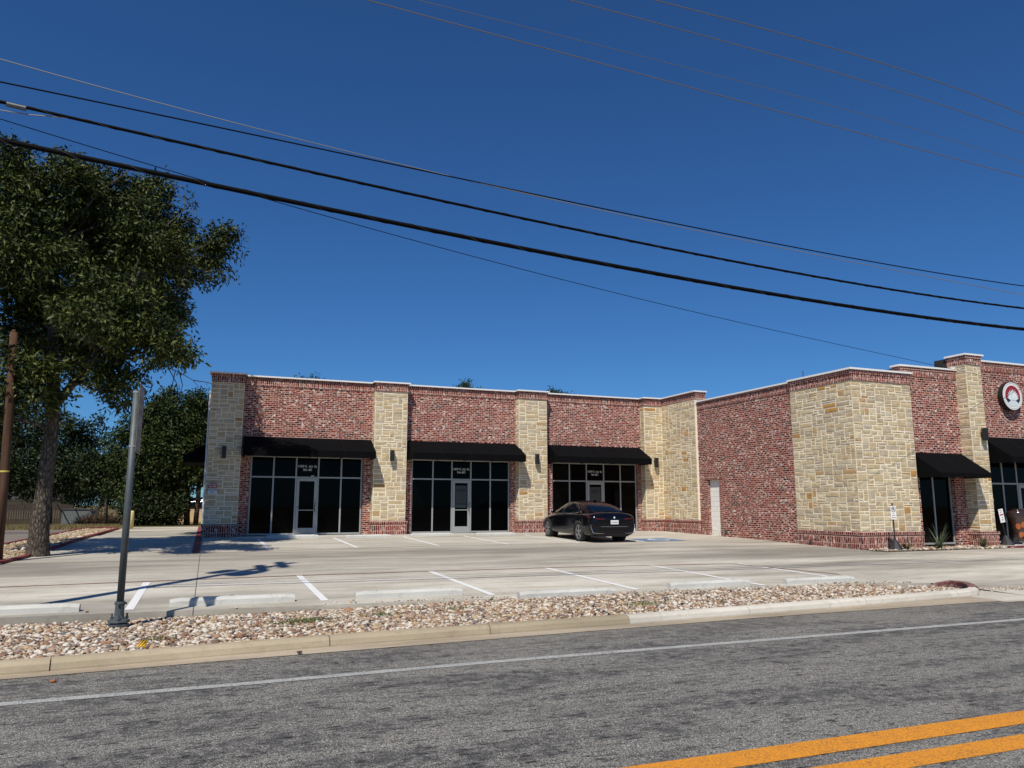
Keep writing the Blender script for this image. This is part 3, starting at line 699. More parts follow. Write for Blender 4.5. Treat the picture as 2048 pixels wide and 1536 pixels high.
# faint window lettering of the restaurant, only blurred marks can be seen
# awnings
def awning(x0,x1,yw,zt,yf,zf,zb,name='awning'):
    mb=MB(); 
    A=[(x0,yw,zt),(x1,yw,zt),(x1,yf,zf),(x0,yf,zf)]
    mb.face(A); mb.face([(x0,yf,zf),(x1,yf,zf),(x1,yf-.0,zb),(x0,yf-.0,zb)])
    mb.face([(x0,yw,zt),(x0,yf,zf),(x0,yf,zb),(x0,yw,zb)]); mb.face([(x1,yw,zt),(x1,yw,zb),(x1,yf,zb),(x1,yf,zf)])
    e=.012
    mb.face([(x0+e,yw,zt-e*2),(x0+e,yf+e,zf-e),(x1-e,yf+e,zf-e),(x1-e,yw,zt-e*2)])
    mb.face([(x0+e,yf+e,zf-e),(x0+e,yf+e,zb),(x1-e,yf+e,zb),(x1-e,yf+e,zf-e)])
    mb.face([(x0,yf,zb),(x1,yf,zb),(x1-e,yf+e,zb),(x0+e,yf+e,zb)])
    for x in (x0+e,x1-e): mb.face([(x,yw,zb),(x,yf+e,zb),(x,yf+e,zf-e),(x,yw,zt-e*2)])
    aw=part(mb,name,M['awning'])
    L_=Vector((0,yf-yw,zf-zt)); nn_=Vector((0,-L_.z,L_.y)).normalized()*-1
    if nn_.z<0: nn_=-nn_
    for q in range(1,int((x1-x0)/1.15)):
        xx=x0+(x1-x0)*q/int((x1-x0)/1.15); a_=Vector((xx,yw,zt))+nn_*.003; b_=Vector((xx,yf,zf))+nn_*.003
        sb=MB(); sb.tube([a_,b_,Vector((xx,yf-.003,zb))],.005,4); sb.build('seam',M['seam'],aw)
    mb=MB()
    n=max(2,int((x1-x0)/1.2))
    for i in range(n+1):
        x=x0+.04+(x1-x0-.08)*i/n
        mb.tube([(x,yw-.02,zt-.06),(x,yf+.05,zf-.05),(x,yf+.05,zb+.03),(x,yw-.02,zb+.03)],.012,5)
    mb.tube([(x0+.04,yf+.05,zb+.03),(x1-.04,yf+.05,zb+.03)],.012,5)
    mb.build('awning_frame',M['black'],aw)
awning(1.14,5.97,30.44,4.22,29.38,3.68,3.42); awning(7.45,12.27,30.44,4.24,29.38,3.70,3.44); awning(13.75,18.36,30.44,4.25,29.38,3.70,3.44)
awning(22.06,24.44,18.99,3.42,17.93,2.70,2.56); awning(25.44,31.7,18.99,4.07,17.9,3.30,3.10)
# side awning on the left gable
mb=MB(); a0,a1=31.6,35.0
mb.face([(-.03,a0,4.05),(-.03,a1,4.05),(-.95,a1,3.5),(-.95,a0,3.5)]); mb.face([(-.95,a0,3.5),(-.95,a1,3.5),(-.95,a1,3.25),(-.95,a0,3.25)]); mb.face([(-.03,a0,4.05),(-.95,a0,3.5),(-.95,a0,3.25),(-.03,a0,3.25)]); mb.face([(-.03,a1,4.05),(-.03,a1,3.25),(-.95,a1,3.25),(-.95,a1,3.5)])
mb.face([(-.94,a0+.01,3.26),(-.94,a1-.01,3.26),(-.03,a1-.01,3.27),(-.03,a0+.01,3.27)])
part(mb,'awning',M['awning'])
# wall lamps
for x,y,z in ((.46,30.0,3.36),(6.72,30.0,3.38),(13.0,30.0,3.38),(18.92,30.0,3.36),(24.97,18.54,3.88)):
    mb=MB(); mb.box(x-.075,x+.075,y-.17,y-.03,z,z+.42); mb.box(x-.04,x+.04,y-.03,y+.04,z+.12,z+.3); mb.box(x-.06,x+.06,y-.155,y-.045,z-.008,z); part(mb,'wall_lamp',M['black'])
# hose taps
for y,z,x in ((25.72,.60,19.44),(29.1,.45,19.31),(20.95,.42,19.33)):
    mb=MB(); mb.box(x-.02,x+.0,y-.06,y+.06,z-.06,z+.06); mb.tube([(x,y,z),(x-.09,y,z),(x-.11,y,z-.05)],.018,6); mb.tube([(x-.05,y-.04,z+.05),(x-.05,y+.04,z+.05)],.012,6); part(mb,'hose_tap',M['galv'])

# ------------------------------------------------------------ signs on the building
SG=empty('wall_sign',(.15,29.99,2.24),label='red and white DO NOT ENTER and WRONG WAY plates on the leftmost stone pier',cat='sign')
mb=MB(); mb.box(-.15,.15,-.02,0,0,.19); mb.build('red_plate',simple('red sign face',(.35,.012,.02),.5),SG)
mb=MB(); mb.box(-.16,.14,-.02,0,-.205,-.01); mb.build('white_plate',M['white'],SG)
text_mesh('lettering','DO NOT\nENTER',.085,M['white'],SG,(0,-.022,.10)); text_mesh('lettering','WRONG\nWAY',.085,M['black'],SG,(-.01,-.022,-.105))
# round lotus sign
LS=empty('round_sign',(27.05,18.78,5.58),label='round illuminated restaurant sign with white lotus on red beside the upper right wall',cat='sign')
mb=MB(); n=40; r=.52
def disc(rad,y,n=40,cx=0,cz=0): return [(cx+rad*math.cos(2*math.pi*i/n),y,cz+rad*math.sin(2*math.pi*i/n)) for i in range(n)]
fr,bk=disc(r,0),disc(r,.18)
for i in range(n): j=(i+1)%n; mb.face([fr[i],bk[i],bk[j],fr[j]])
mb.face(fr); mb.face(bk[::-1]); mb.build('housing',M['black'],LS)
mb=MB(); mb.face(disc(.505,-.008)[::-1]); 
f1,f2=disc(.505,-.008),disc(.505,.0)
for i in range(n): j=(i+1)%n; mb.face([f1[i],f2[i],f2[j],f1[j]])
mb.build('white_face',M['white'],LS)
mb=MB(); a,b=disc(.468,-.010),disc(.458,-.010)
for i in range(n): j=(i+1)%n; mb.face([a[i],a[j],b[j],b[i]])
mb.build('ring',simple('dark ring',(.12,.10,.10),.5),LS)
mb=MB(); mb.face([p for p in disc(.39,-.012,48)]); mb.build('red_field',simple('crimson face',(.30,.015,.03),.5),LS)
# white lower part, dark leaves, petals
mb=MB(); pts=[(.39*math.cos(t),-.014,.39*math.sin(t)) for t in np.linspace(R_(205),R_(335),16)]; mb.face(pts); mb.build('water',simple('pale water',(.62,.70,.70),.5),LS)
mb=MB()
for s_ in (-1,1): mb.face([(0,-.0158,-.13),(s_*.16,-.0158,-.06),(s_*.34,-.0158,-.08),(s_*.36,-.0158,-.15),(s_*.27,-.0158,-.25),(s_*.14,-.0158,-.17)])
mb.build('leaves',simple('dark leaf print',(.02,.035,.05),.5),LS)
mb=MB()
for k_,(an,ln) in enumerate([(-74,.30),(74,.30),(-58,.33),(58,.33),(-42,.35),(42,.35),(-27,.37),(27,.37),(-13,.38),(13,.38),(0,.39)]):
    a=R_(an); y=-.018-.0006*k_; L=ln*1.05; W=.05; d=(math.sin(a),math.cos(a)); pn=(d[1],-d[0]); o=(0,-.14)
    q=lambda t,wd:(o[0]+d[0]*L*t+pn[0]*wd,y,o[1]+d[1]*L*t+pn[1]*wd)
    mb.face([q(0,-.02),q(.35,-W),q(.7,-W*.7),q(1,0),q(.7,W*.7),q(.35,W),q(0,.02)])
mb.build('lotus',simple('white petal print',(.72,.78,.78),.5,vary=.12,scale=12),LS)
# ------------------------------------------------------------ pole sign at the kerb
SP=empty('street_sign',(-1.0,11.62,.05),label='tall grey tubular signpost with edge-on rectangular plate, standing in river rock',cat='street sign')
mb=MB(); mb.tube([(0,0,.16),(0,0,3.16)],.045,16); mb.lathe([(.047,0),(.047,.012),(.02,.018)],(0,0,3.155),16); mb.build('post',M['galv'],SP,True)
mb=MB(); mb.lathe([(.058,.0),(.056,.2)],(0,0,.12),14)
mb.lathe([(.13,0),(.135,.01),(.13,.035),(.07,.045),(.06,.09)],(0,0,.06),8); mb.lathe([(.125,0),(.125,.03)],(0,0,.015),8)
for a in (30,150,270):
    x,y=.105*math.cos(R_(a)),.105*math.sin(R_(a)); mb.tube([(x,y,-.02),(x,y,.17)],.013,6); mb.tube([(x,y,.105),(x,y,.125)],.024,6)
for a in (20,140,260):
    mb.tube([(.05*math.cos(R_(a)),.05*math.sin(R_(a)),.30),(.085*math.cos(R_(a)),.085*math.sin(R_(a)),.30)],.016,6)
mb.lathe([(.062,0),(.066,.005),(.062,.03)],(0,0,.30),14); mb.build('slip_base',M['galv'],SP)
mb=MB(); y0,y1=-.33,.43; mb.box(.062,.066,y0,y1,2.30,3.24); pl=mb.build('sign_plate',simple('grey sign face',(.20,.20,.185),.55,vary=.2,scale=5),SP)  # plate face in a plain, slightly mottled grey
mb=MB()
for q in ((y0+.02,y0+.035,2.32,3.22),(y1-.035,y1-.02,2.32,3.22),(y0+.035,y1-.035,2.32,2.335),(y0+.035,y1-.035,3.205,3.22)): mb.box(.066,.0675,q[0],q[1],q[2],q[3])
for z,ys_ in ((3.02,(-.2,-.08,.04,.16,.28)),(2.86,(-.2,-.08,.04,.16,.28)),(2.52,(-.1,.14))):
    h=.055 if z>2.6 else .13
    for yv in ys_: mb.box(.066,.0675,yv,yv+.02,z-h,z+h)
mb.build('plate_border',M['black'],SP)
for z in (2.38,3.13):
    mb=MB(); mb.lathe([(.048,0),(.048,.025)],(0,0,z),14); mb.box(.03,.062,-.02,.02,z,z+.025); mb.build('clamp',M['alu'],SP)
# ------------------------------------------------------------ wheel stops
def wheel_stop(x0,x1,y,z,label,rz=0,group='concrete wheel stops'):
    L=x1-x0; o=empty('wheel_stop',((x0+x1)/2,y,z),rz,label=label,cat='wheel stop',group=group)
    mb=MB(); n=12; prof=[(-.085,-.02),(-.08,.075),(-.05,.118),(.05,.118),(.08,.075),(.085,-.02)]
    rows=[]
    for i in range(n+1):
        x=-L/2+L*i/n; e=0 if 0<i<n else .018
        rows.append([(x,(a+random.uniform(-.002,.002))*(1-e*2),b-e*(b>.05)+random.uniform(-.0015,.0015)) for a,b in prof])
    for a,b in zip(rows,rows[1:]):
        for i in range(len(prof)-1): mb.face([a[i],b[i],b[i+1],a[i+1]])
    mb.face(rows[0]); mb.face(rows[-1][::-1])
    mb.build('stop_body',M['stop'],o)
    for s_ in (-.55,.55):
        mb=MB(); mb.tube([(s_,0,.112),(s_,0,.121)],.014,8); mb.build('anchor_pin',M['galv'],o)
    return o
wheel_stop(-3.45,-1.62,12.82,plane(12.8),'pale concrete wheel stop cut off by the left photo edge, left of the signpost',R_(.3))
wheel_stop(-.44,1.38,12.9,plane(12.9),'pale concrete wheel stop right of the signpost, crossed by the sign shadow')
wheel_stop(2.33,4.15,12.84,plane(12.8),'pale concrete wheel stop in the front row, second to the right of the signpost')
wheel_stop(4.9,6.7,12.08,plane(12.2)-.01,'pale concrete wheel stop partly buried by river rock, third right of the signpost')
wheel_stop(8.0,9.8,12.36,plane(12.4),'pale concrete wheel stop in the front row, second from the right end of the island',R_(1))
wheel_stop(10.55,12.25,12.2,plane(12.2),'pale concrete wheel stop nearest the red nose of the kerb island',R_(-.5))
wheel_stop(2.05,3.85,29.0,plane(29)-.0,'shaded concrete wheel stop below the leftmost shop door',0,'rear wheel stops')
wheel_stop(4.75,6.45,28.55,plane(28.5),'concrete wheel stop at the foot of the stone pier between the left and middle shops',0,'rear wheel stops')
wheel_stop(7.28,8.98,28.95,plane(28.9),'concrete wheel stop left of the middle shop door',0,'rear wheel stops')
wheel_stop(9.85,11.5,28.8,plane(28.8),'concrete wheel stop right of the middle shop door, before the black car',0,'rear wheel stops')
# ------------------------------------------------------------ portable no-parking signs
def cone_base(o,mat):
    mb=MB(); mb.lathe([(.22,-.01),(.22,.04),(.17,.12),(.10,.25),(.045,.33),(.03,.34)],(0,0,0),8); mb.build('base',mat,o)
rub=simple('black rubber',(.02,.02,.022),.6)
redm=simple('red sign print',(.35,.02,.03),.5)
NP=empty('portable_sign',(20.05,18.12,.25),R_(-8),label='NO PARKING symbol sign on a black post and pyramid base before the stone block',cat='sign'); cone_base(NP,rub)
mb=MB(); mb.tube([(0,0,.3),(0,0,1.47)],.022,8); mb.build('post',M['black'],NP)
mb=MB(); mb.box(-.10,.10,-.032,-.028,.96,1.38); mb.build('sign_plate',M['white'],NP)
mb=MB(); a,b=disc(.084,-.034,28,0,1.27),disc(.070,-.034,28,0,1.27)
for i in range(28): j=(i+1)%28; mb.face([a[i],a[j],b[j],b[i]])
mb.build('ring',simple('dark red ring print',(.10,.012,.015),.5),NP)
text_mesh('letter_p','P',.13,M['black'],NP,(0,-.034,1.27))
mb=MB(); mb.face([(-.062,-.0355,1.322),(-.052,-.0355,1.332),(.062,-.0355,1.218),(.052,-.0355,1.208)]); mb.build('slash',simple('dark red print',(.12,.012,.015),.5),NP)
mb=MB(); mb.box(-.015,.015,-.034,-.0325,1.125,1.155); mb.build('small_print',simple('grey print',(.25,.25,.25),.6),NP)
mb=MB(); mb.box(-.06,.06,-.034,-.0325,1.075,1.095); mb.build('small_print',simple('grey print two',(.3,.3,.3),.6),NP)
mb=MB(); mb.box(-.05,.05,-.034,-.0325,1.01,1.022); mb.build('arrow_shaft',redm,NP)
for s_ in (-1,1):
    mb=MB(); mb.face([(s_*.075,-.0345,1.016),(s_*.04,-.0345,1.036),(s_*.04,-.0345,.996)]); mb.build('arrow_head',redm,NP)
P2=empty('portable_sign',(25.55,18.45,.30),label='tilted white sign plate with red and grey print, standing beside the urn',cat='sign'); cone_base(P2,rub)
P2.rotation_euler=(0,R_(-9),R_(-6))
mb=MB(); mb.tube([(0,0,.3),(0,0,1.22)],.02,8); mb.build('post',M['black'],P2)
mb=MB(); mb.box(-.10,.10,-.032,-.028,.78,1.24); mb.build('sign_plate',M['white'],P2)
mb=MB(); mb.box(-.07,.02,-.034,-.0325,1.19,1.205); mb.box(.005,.02,-.034,-.0325,1.11,1.19); mb.box(-.05,.005,-.034,-.0325,1.11,1.125); mb.build('symbol_print',redm,P2)
mb=MB(); mb.box(-.075,.08,-.034,-.0325,1.02,1.065); mb.build('red_print',redm,P2)
gp=simple('grey green print',(.08,.14,.12),.6)
mb=MB(); mb.box(-.02,.03,-.034,-.0325,.93,.96); mb.build('small_print',gp,P2)
mb=MB(); mb.box(-.03,.04,-.034,-.0325,.85,.885); mb.build('small_print',gp,P2)
# ------------------------------------------------------------ urn
UR=empty('glazed_urn',(26.42,18.62,.31),label='tall brown glazed urn with orange flower decoration on an iron stand by the restaurant door',cat='urn')
ug=NM('brown ceramic glaze'); nn=ug.noise(ug.obj(),7,4,.6); ug.l(ug.ramp(nn,[(.3,(.022,.012,.010)),(.7,(.055,.030,.024))]),ug.b.inputs['Base Color']); ug.b.inputs['Roughness'].default_value=.16; ug.b.inputs['Coat Weight'].default_value=.6
UP=[(.15,.10),(.17,.14),(.21,.4),(.26,.65),(.315,.90),(.33,1.02),(.315,1.10),(.26,1.16),(.22,1.175),(.23,1.2),(.25,1.215),(.23,1.222),(.19,1.20),(.18,1.1)]
mb=MB(); mb.lathe(UP,(0,0,0),32); mb.build('body',ug.m,UR,True)
def upt(th,z):
    r=interp(z,[(b,a) for a,b in UP[:7]])+.006; return (r*math.sin(th),-r*math.cos(th),z)
fg=simple('orange glaze',(.42,.12,.035),.35)
for (ct,cz,an) in ((-.95,.62,10),(-.35,.68,-10),(-.05,.36,25),(.35,.60,40),(-.62,.34,-20)):
    k_=[]
    for i in range(14):
        a=2*math.pi*i/14; x=.30*math.cos(a); z=.105*math.sin(a); r_=R_(an)
        k_.append(upt(ct+x*math.cos(r_)-z*2.6*math.sin(r_), cz+x*.28*math.sin(r_)+z*math.cos(r_)))
    mb=MB(); cen=upt(ct,cz)
    for i in range(14): mb.face([cen,k_[i],k_[(i+1)%14]])
    mb.build('flower_petal',fg,UR)
mb=MB()
for a in (0,90,180,270):
    x,y=math.cos(R_(a+25)),math.sin(R_(a+25)); mb.tube([(x*.16,y*.16,.42),(x*.22,y*.22,.22),(x*.20,y*.20,.08),(x*.26,y*.26,.0),(x*.33,y*.33,.03)],.012,6)
t_=[(.19*math.cos(R_(a)),.19*math.sin(R_(a)),.10) for a in range(0,361,20)]; mb.tube(t_,.012,6); mb.build('stand',M['black'],UR)

# ------------------------------------------------------------ yuccas
def yucca(name,loc,n,L,wd,label,mat,spread=1.0,stalk=0):
    o=empty(name,loc,label=label,cat='plant'); V=[];F=[]
    for i in range(n):
        a=random.uniform(0,2*math.pi); el=random.uniform(.25,1.45)**1.0; ln=L*random.uniform(.65,1.1); segs=5; d=Vector((math.cos(a),math.sin(a),0)); sidev=Vector((-math.sin(a),math.cos(a),0))
        p=Vector((0,0,0))+d*.03; e=el; k=len(V)
        for s_ in range(segs+1):
            t=s_/segs; w_=wd*(1-t**1.6)+.001; V.append(tuple(p+sidev*w_)); V.append(tuple(p-sidev*w_))
            p=p+(d*math.cos(e)*spread+Vector((0,0,math.sin(e))))*ln/segs; e-=random.uniform(.05,.28)*(1.5-el/1.5)
        for s_ in range(segs): F.append((k+2*s_,k+2*s_+1,k+2*s_+3,k+2*s_+2))
    b=bulk('blades',V,F,mat,o); 
    mb=MB(); mb.lathe([(.05,-.03),(.045,.06),(.02,.1)],(0,0,0),8); mb.build('crown',M['bark'],o); return o
yl=leaf_mat('yucca blade',(.05,.075,.04),(.10,.13,.07),(.17,.19,.10))
yl2=leaf_mat('scrubby plant blade',(.04,.055,.02),(.08,.10,.04),(.16,.15,.08))
yucca('yucca',(22.15,18.28,.26),60,.85,.011,'large spiky yucca in front of the narrow right window',yl)
yucca('yucca',(20.6,18.2,.26),80,.42,.009,'small spiky yucca just right of the no parking sign',yl2)
yucca('yucca',(24.15,18.25,.26),90,.45,.010,'scrubby yucca at the foot of the right stone pier',yl2)

# ------------------------------------------------------------ car
def loft(mb,rows,m=0,close=True):
    for a,b in zip(rows,rows[1:]):
        for i in range(len(a)-1): mb.face([a[i],b[i],b[i+1],a[i+1]],None,m)
paintm=simple('black car paint',(.003,.003,.005),.12,spec=.28,coat=.15)
def make_car():
    c=empty('parked_car',(0,0,0),label='black four-door sedan parked nose-in before the right-hand shop',cat='car')
    # half sections along y (rear -2.55 .. front 2.5): sill z, half width at sill/mid/shoulder, shoulder z, deck z
    st=[(-2.53,.34,.66,.74,.70,.86,.90),(-2.50,.28,.78,.86,.80,.93,.985),(-2.36,.25,.86,.925,.85,.985,1.075),(-2.05,.23,.91,.945,.88,1.0,1.10),(-1.6,.22,.935,.95,.885,1.0,1.10),(-1.0,.22,.94,.95,.88,.985,1.06),(-.3,.22,.94,.95,.88,.965,1.03),(.5,.22,.94,.95,.88,.94,1.0),(1.1,.22,.94,.95,.87,.91,.99),(1.6,.22,.93,.945,.84,.86,.94),(2.05,.24,.89,.92,.79,.80,.86),(2.35,.28,.80,.84,.70,.70,.75),(2.47,.36,.66,.70,.58,.60,.63)]
    rows=[]
    for y,zs,ws,wm,wsh,zsh,zd in st:
        zm=(zs+zsh)*.5
        half=[(0,zs-.02),(ws*.8,zs-.02),(ws,zs+.02),(wm*.985,zs+.16),(wm,zm),(wm*.99,zsh-.10),(wsh,zsh),(wsh*.7,zd-.012),(0,zd)]
        rows.append([(x,y,z) for x,z in half]+[(-x,y,z) for x,z in half[-2:0:-1]]+[(0,y,zs-.02)])
    mb=MB(); loft(mb,rows); mb.face([p for p in rows[0][:-1]]); mb.face([p for p in rows[-1][:-1]][::-1])
    body=mb.build('body',paintm,c,True)
    import bmesh
    bm=bmesh.new(); bm.from_mesh(body.data); bmesh.ops.remove_doubles(bm,verts=bm.verts,dist=.0005); bmesh.ops.recalc_face_normals(bm,faces=bm.faces); bm.to_mesh(body.data); bm.free()
    sm=body.modifiers.new('s','SUBSURF'); sm.levels=2; sm.render_levels=2
    cut=MB()
    for y in (-1.45,1.52):
        for s_ in (-1,1):
            cut.tube([(s_*.62,y,.345),(s_*1.1,y,.345)],.375,28)
    co=cut.build('cut',paintm); bo=body.modifiers.new('b','BOOLEAN'); bo.object=co; bo.operation='DIFFERENCE'; bo.solver='EXACT'
    bpy.context.view_layer.update(); dg=bpy.context.evaluated_depsgraph_get()
    nm=bpy.data.meshes.new_from_object(body.evaluated_get(dg)); old=body.data; body.modifiers.clear(); body.data=nm; bpy.data.objects.remove(co)
    for p in nm.polygons: p.use_smooth=True
    # greenhouse: (y, half width at belt, belt z, half width roof, roof z)
    g=[(-2.08,.60,1.085,.56,1.10),(-1.75,.74,1.05,.60,1.235),(-1.35,.80,1.01,.58,1.365),(-.9,.83,.99,.565,1.445),(-.4,.845,.975,.565,1.475),(.1,.85,.965,.56,1.468),(.55,.845,.955,.54,1.40),(.95,.82,.95,.54,1.25),(1.35,.77,.94,.58,1.06),(1.55,.70,.93,.58,.955)]
    def gh(inset,zi=0):
        rr=[]
        for y,wb,zb,wr,zr in g:
            half=[(wb-inset,zb-.03),(wb-.035-inset,zb+(zr-zb)*.35),(wr+.055-inset,zb+(zr-zb)*.78),(wr-inset*.5,zr-.035-zi),(wr*.6,zr-zi),(0,zr+.008-zi)]
            rr.append([(x,y,z) for x,z in half]+[(-x,y,z) for x,z in half[-2::-1]])
        return rr
    mb=MB(); GR=gh(0); glassm=simple('dark car glass',(.003,.005,.008),.05,spec=.45)
    for k,(a,b) in enumerate(zip(GR,GR[1:])):
        for i in range(len(a)-1):
            q=min(i,len(a)-2-i)
            mt=0
            if q>=3: mt=1 if (k<=1 or k>=6) else 0
            elif q<=1: mt=1 if 2<=k<=7 else 0
            if k>=8: mt=1 if q>=3 else 0
            mb.face([a[i],b[i],b[i+1],a[i+1]],None,mt)
    cab=mb.build('cab',[paintm,glassm],c,True)
    bm=bmesh.new(); bm.from_mesh(cab.data); bmesh.ops.remove_doubles(bm,verts=bm.verts,dist=.0005); bm.to_mesh(cab.data); bm.free()
    sm=cab.modifiers.new('s','SUBSURF'); sm.levels=3; sm.render_levels=3
    bpy.context.view_layer.update(); full=bpy.data.meshes.new_from_object(cab.evaluated_get(bpy.context.evaluated_depsgraph_get())); bpy.data.objects.remove(cab)
    for keep,nm_ in ((1,'cabin_glass'),(0,'roof')):
        bm=bmesh.new(); bm.from_mesh(full); bmesh.ops.recalc_face_normals(bm,faces=bm.faces); bmesh.ops.delete(bm,geom=[f for f in bm.faces if f.material_index!=keep],context='FACES')
        me=bpy.data.meshes.new(nm_); bm.to_mesh(me); bm.free(); me.materials.clear(); me.materials.append((paintm,glassm)[keep])
        for p in me.polygons: p.use_smooth=True; p.material_index=0
        oo=bpy.data.objects.new(nm_,me); COL.objects.link(oo); oo.parent=c
    for s_ in (0,1):   # B pillars
        a=GR[5]; idx=(0,1,2,3) if s_==0 else (len(a)-1,len(a)-2,len(a)-3,len(a)-4)
        bb=MB(); bb.tube([a[idx[0]],a[idx[1]],a[idx[2]]],.02,6); bb.build('door_pillar',M['black'],c)
    # chrome window trim
    chrome=simple('satin chrome',(.55,.55,.56),.2,metal=1)
    for s_ in (-1,1):
        mb=MB(); pts=[(s_*(.868),-.2,.985),(s_*.868,.6,.965),(s_*.85,1.15,.955)]
        pts=[(s_*.862,1.15,.955),(s_*.872,.5,.968),(s_*.868,-.3,.985),(s_*.855,-1.0,1.01),(s_*.835,-1.28,1.06),(s_*.775,-1.2,1.20),(s_*.70,-.95,1.33),(s_*.648,-.5,1.405)]
        mb.tube(pts,.011,6); mb.build('window_trim',chrome,c)
        mb=MB(); mb.lathe([(.02,-.075),(.085,-.05),(.10,.0),(.09,.05),(.03,.075)],(s_*1.0,.78,1.03),10,0,.55); mb.tube([(s_*.86,.78,.97),(s_*.98,.78,1.0)],.022,6); mb.build('mirror',paintm,c,True)
        for y in (-.55,.48):
            mb=MB(); mb.box(s_*.955-.012,s_*.955+.012,y-.11,y+.11,.80,.825); mb.build('door_handle',paintm,c)
    # wheels
    tyre=simple('tyre rubber',(.014,.014,.015),.8); rim=simple('grey alloy',(.34,.34,.35),.3,metal=.6); dk=simple('wheel well',(.004,.004,.004),.9)
    for y in (-1.45,1.52):
        for s_ in (-1,1):
            wv=MB(); x=s_*.835; n=28
            def ring(r,xx): return [(x+s_*xx,y+r*math.cos(2*math.pi*i/n),.345+r*math.sin(2*math.pi*i/n)) for i in range(n)]
            pr=[(.19,-.11),(.325,-.12),(.343,-.08),(.345,.06),(.33,.10),(.262,.108),(.255,.075)]
            R0=[ring(r,xx) for r,xx in pr]
            for a,b in zip(R0,R0[1:]):
                for i in range(n): j=(i+1)%n; wv.face([a[i],a[j],b[j],b[i]])
            wh=wv.build('wheel',tyre,c,True)
            rm=MB(); A,B=ring(.258,.102),ring(.236,.10); C_=ring(.236,.03)
            for i in range(n): j=(i+1)%n; rm.face([A[i],A[j],B[j],B[i]]); rm.face([B[i],B[j],C_[j],C_[i]])
            for k in range(5):
                for dq in (-.13,.13):
                    a=2*math.pi*k/5+.3; c1=(math.cos(a+dq*.5),math.sin(a+dq*.5)); c2=(math.cos(a+dq*1.3),math.sin(a+dq*1.3))
                    rm.tube([(x+s_*.085,y+.04*c1[0],.345+.04*c1[1]),(x+s_*.095,y+.24*c2[0],.345+.24*c2[1])],[.017,.013],5)
            rm.tube([(x+s_*.06,y,.345),(x+s_*.1,y,.345)],.05,12); rm.build('rim',rim,wh)
            wl_=MB(); D=ring(.25,.02); wl_.face(D); wl_.build('brake_disc',simple('dark brake',(.03,.03,.032),.5,metal=.5) if 'brk' not in M else M['brk'],wh)
            ww=MB(); ww.tube([(s_*.60,y,.36),(s_*.925,y,.36)],.368,24,0,True); 
            # open outer end is hidden by the tyre: inner well only
            ww=MB(); ww.tube([(s_*.60,y,.345),(s_*.70,y,.345)],.37,24); ww.build('wheel_well',dk,c)
    # rear details
    tl=simple('red tail lamp',(.10,.004,.007),.15,spec=.5)
    for s_ in (-1,1):
        mb=MB(); pts=[(.40,-2.535,.845),(.60,-2.53,.85),(.76,-2.50,.865),(.87,-2.38,.885),(.93,-2.15,.905)]
        lo=[(s_*a,b-.012,z-.018) for a,b,z in pts]; hi=[(s_*a,b-.012,z+.018) for a,b,z in pts]
        for i in range(4): mb.face([lo[i],lo[i+1],hi[i+1],hi[i]])
        for i in range(4): mb.face([hi[i],hi[i+1],(hi[i+1][0]*.96,hi[i+1][1]+.06,hi[i+1][2]),(hi[i][0]*.96,hi[i][1]+.06,hi[i][2])])
        mb.build('tail_lamp',tl,c)
        mb=MB(); mb.tube([(s_*.90,-2.42,.66),(s_*.885,-2.47,.50),(s_*.84,-2.51,.36),(s_*.60,-2.555,.335),(s_*.42,-2.56,.345)],[.006,.014,.016,.013,.006],6); mb.build('bumper_trim',chrome,c)
        mb=MB(); mb.box(s_*.6-.35*0-.2,s_*.6+.2,2.40,2.46,.60,.68); mb.build('headlight',simple('lamp lens',(.3,.3,.32),.1),c)
    mb=MB(); mb.tube([(-.55,-2.545,.575),(.55,-2.545,.575)],.007,5); mb.build('bumper_crease',chrome,c)
    mb=MB(); mb.box(-.155,.155,-2.575,-2.555,.66,.80); pl=mb.build('licence_plate',M['white'],c)
    mb=MB()
    for k,(w0,h0) in enumerate(((.03,.05),(.03,.05),(.03,.05),(.03,.05),(.03,.05),(.03,.05))): x=-.125+k*.044; mb.box(x,x+.024,-2.5775,-2.5755,.70,.75)
    mb.build('plate_marks',simple('blue grey plate marks',(.10,.12,.2),.5),pl)
    mb=MB(); mb.face([(.035*math.cos(t),-2.475,.955+.035*math.sin(t)) for t in np.linspace(0,6.0,16)]); mb.face([(.035*math.cos(t),-2.545,.895+.035*math.sin(t)) for t in np.linspace(0,6.0,16)]); mb.build('badge',M['white'],c)
    mb=MB(); mb.box(-.62,.62,-2.47,-2.30,.22,.33); mb.build('diffuser',M['black'],c)
    mb=MB(); V=[(-.02,-.62,1.47),(.02,-.62,1.47),(0,-.75,1.53)]; mb.prism([(-.02,-1.02),(.02,-1.02),(.01,-.86),(-.01,-.86)],1.44,1.50); mb.build('antenna_fin',paintm,c)
    # interior: seat hints behind the tinted glass are not visible
    return c
CAR=make_car(); CAR.location=(13.27,26.1,plane(26.0)+.0); CAR.rotation_euler=(math.atan(.02),0,R_(-1.5)); CAR.scale=(.95,.95,.97)
car2=copy_tree(CAR); car2.location=(-.62-.25,88,1.02); car2.rotation_euler=(0,0,R_(75)); tag(car2,label='distant parked car, barely visible past the left end of the building',cat='car')

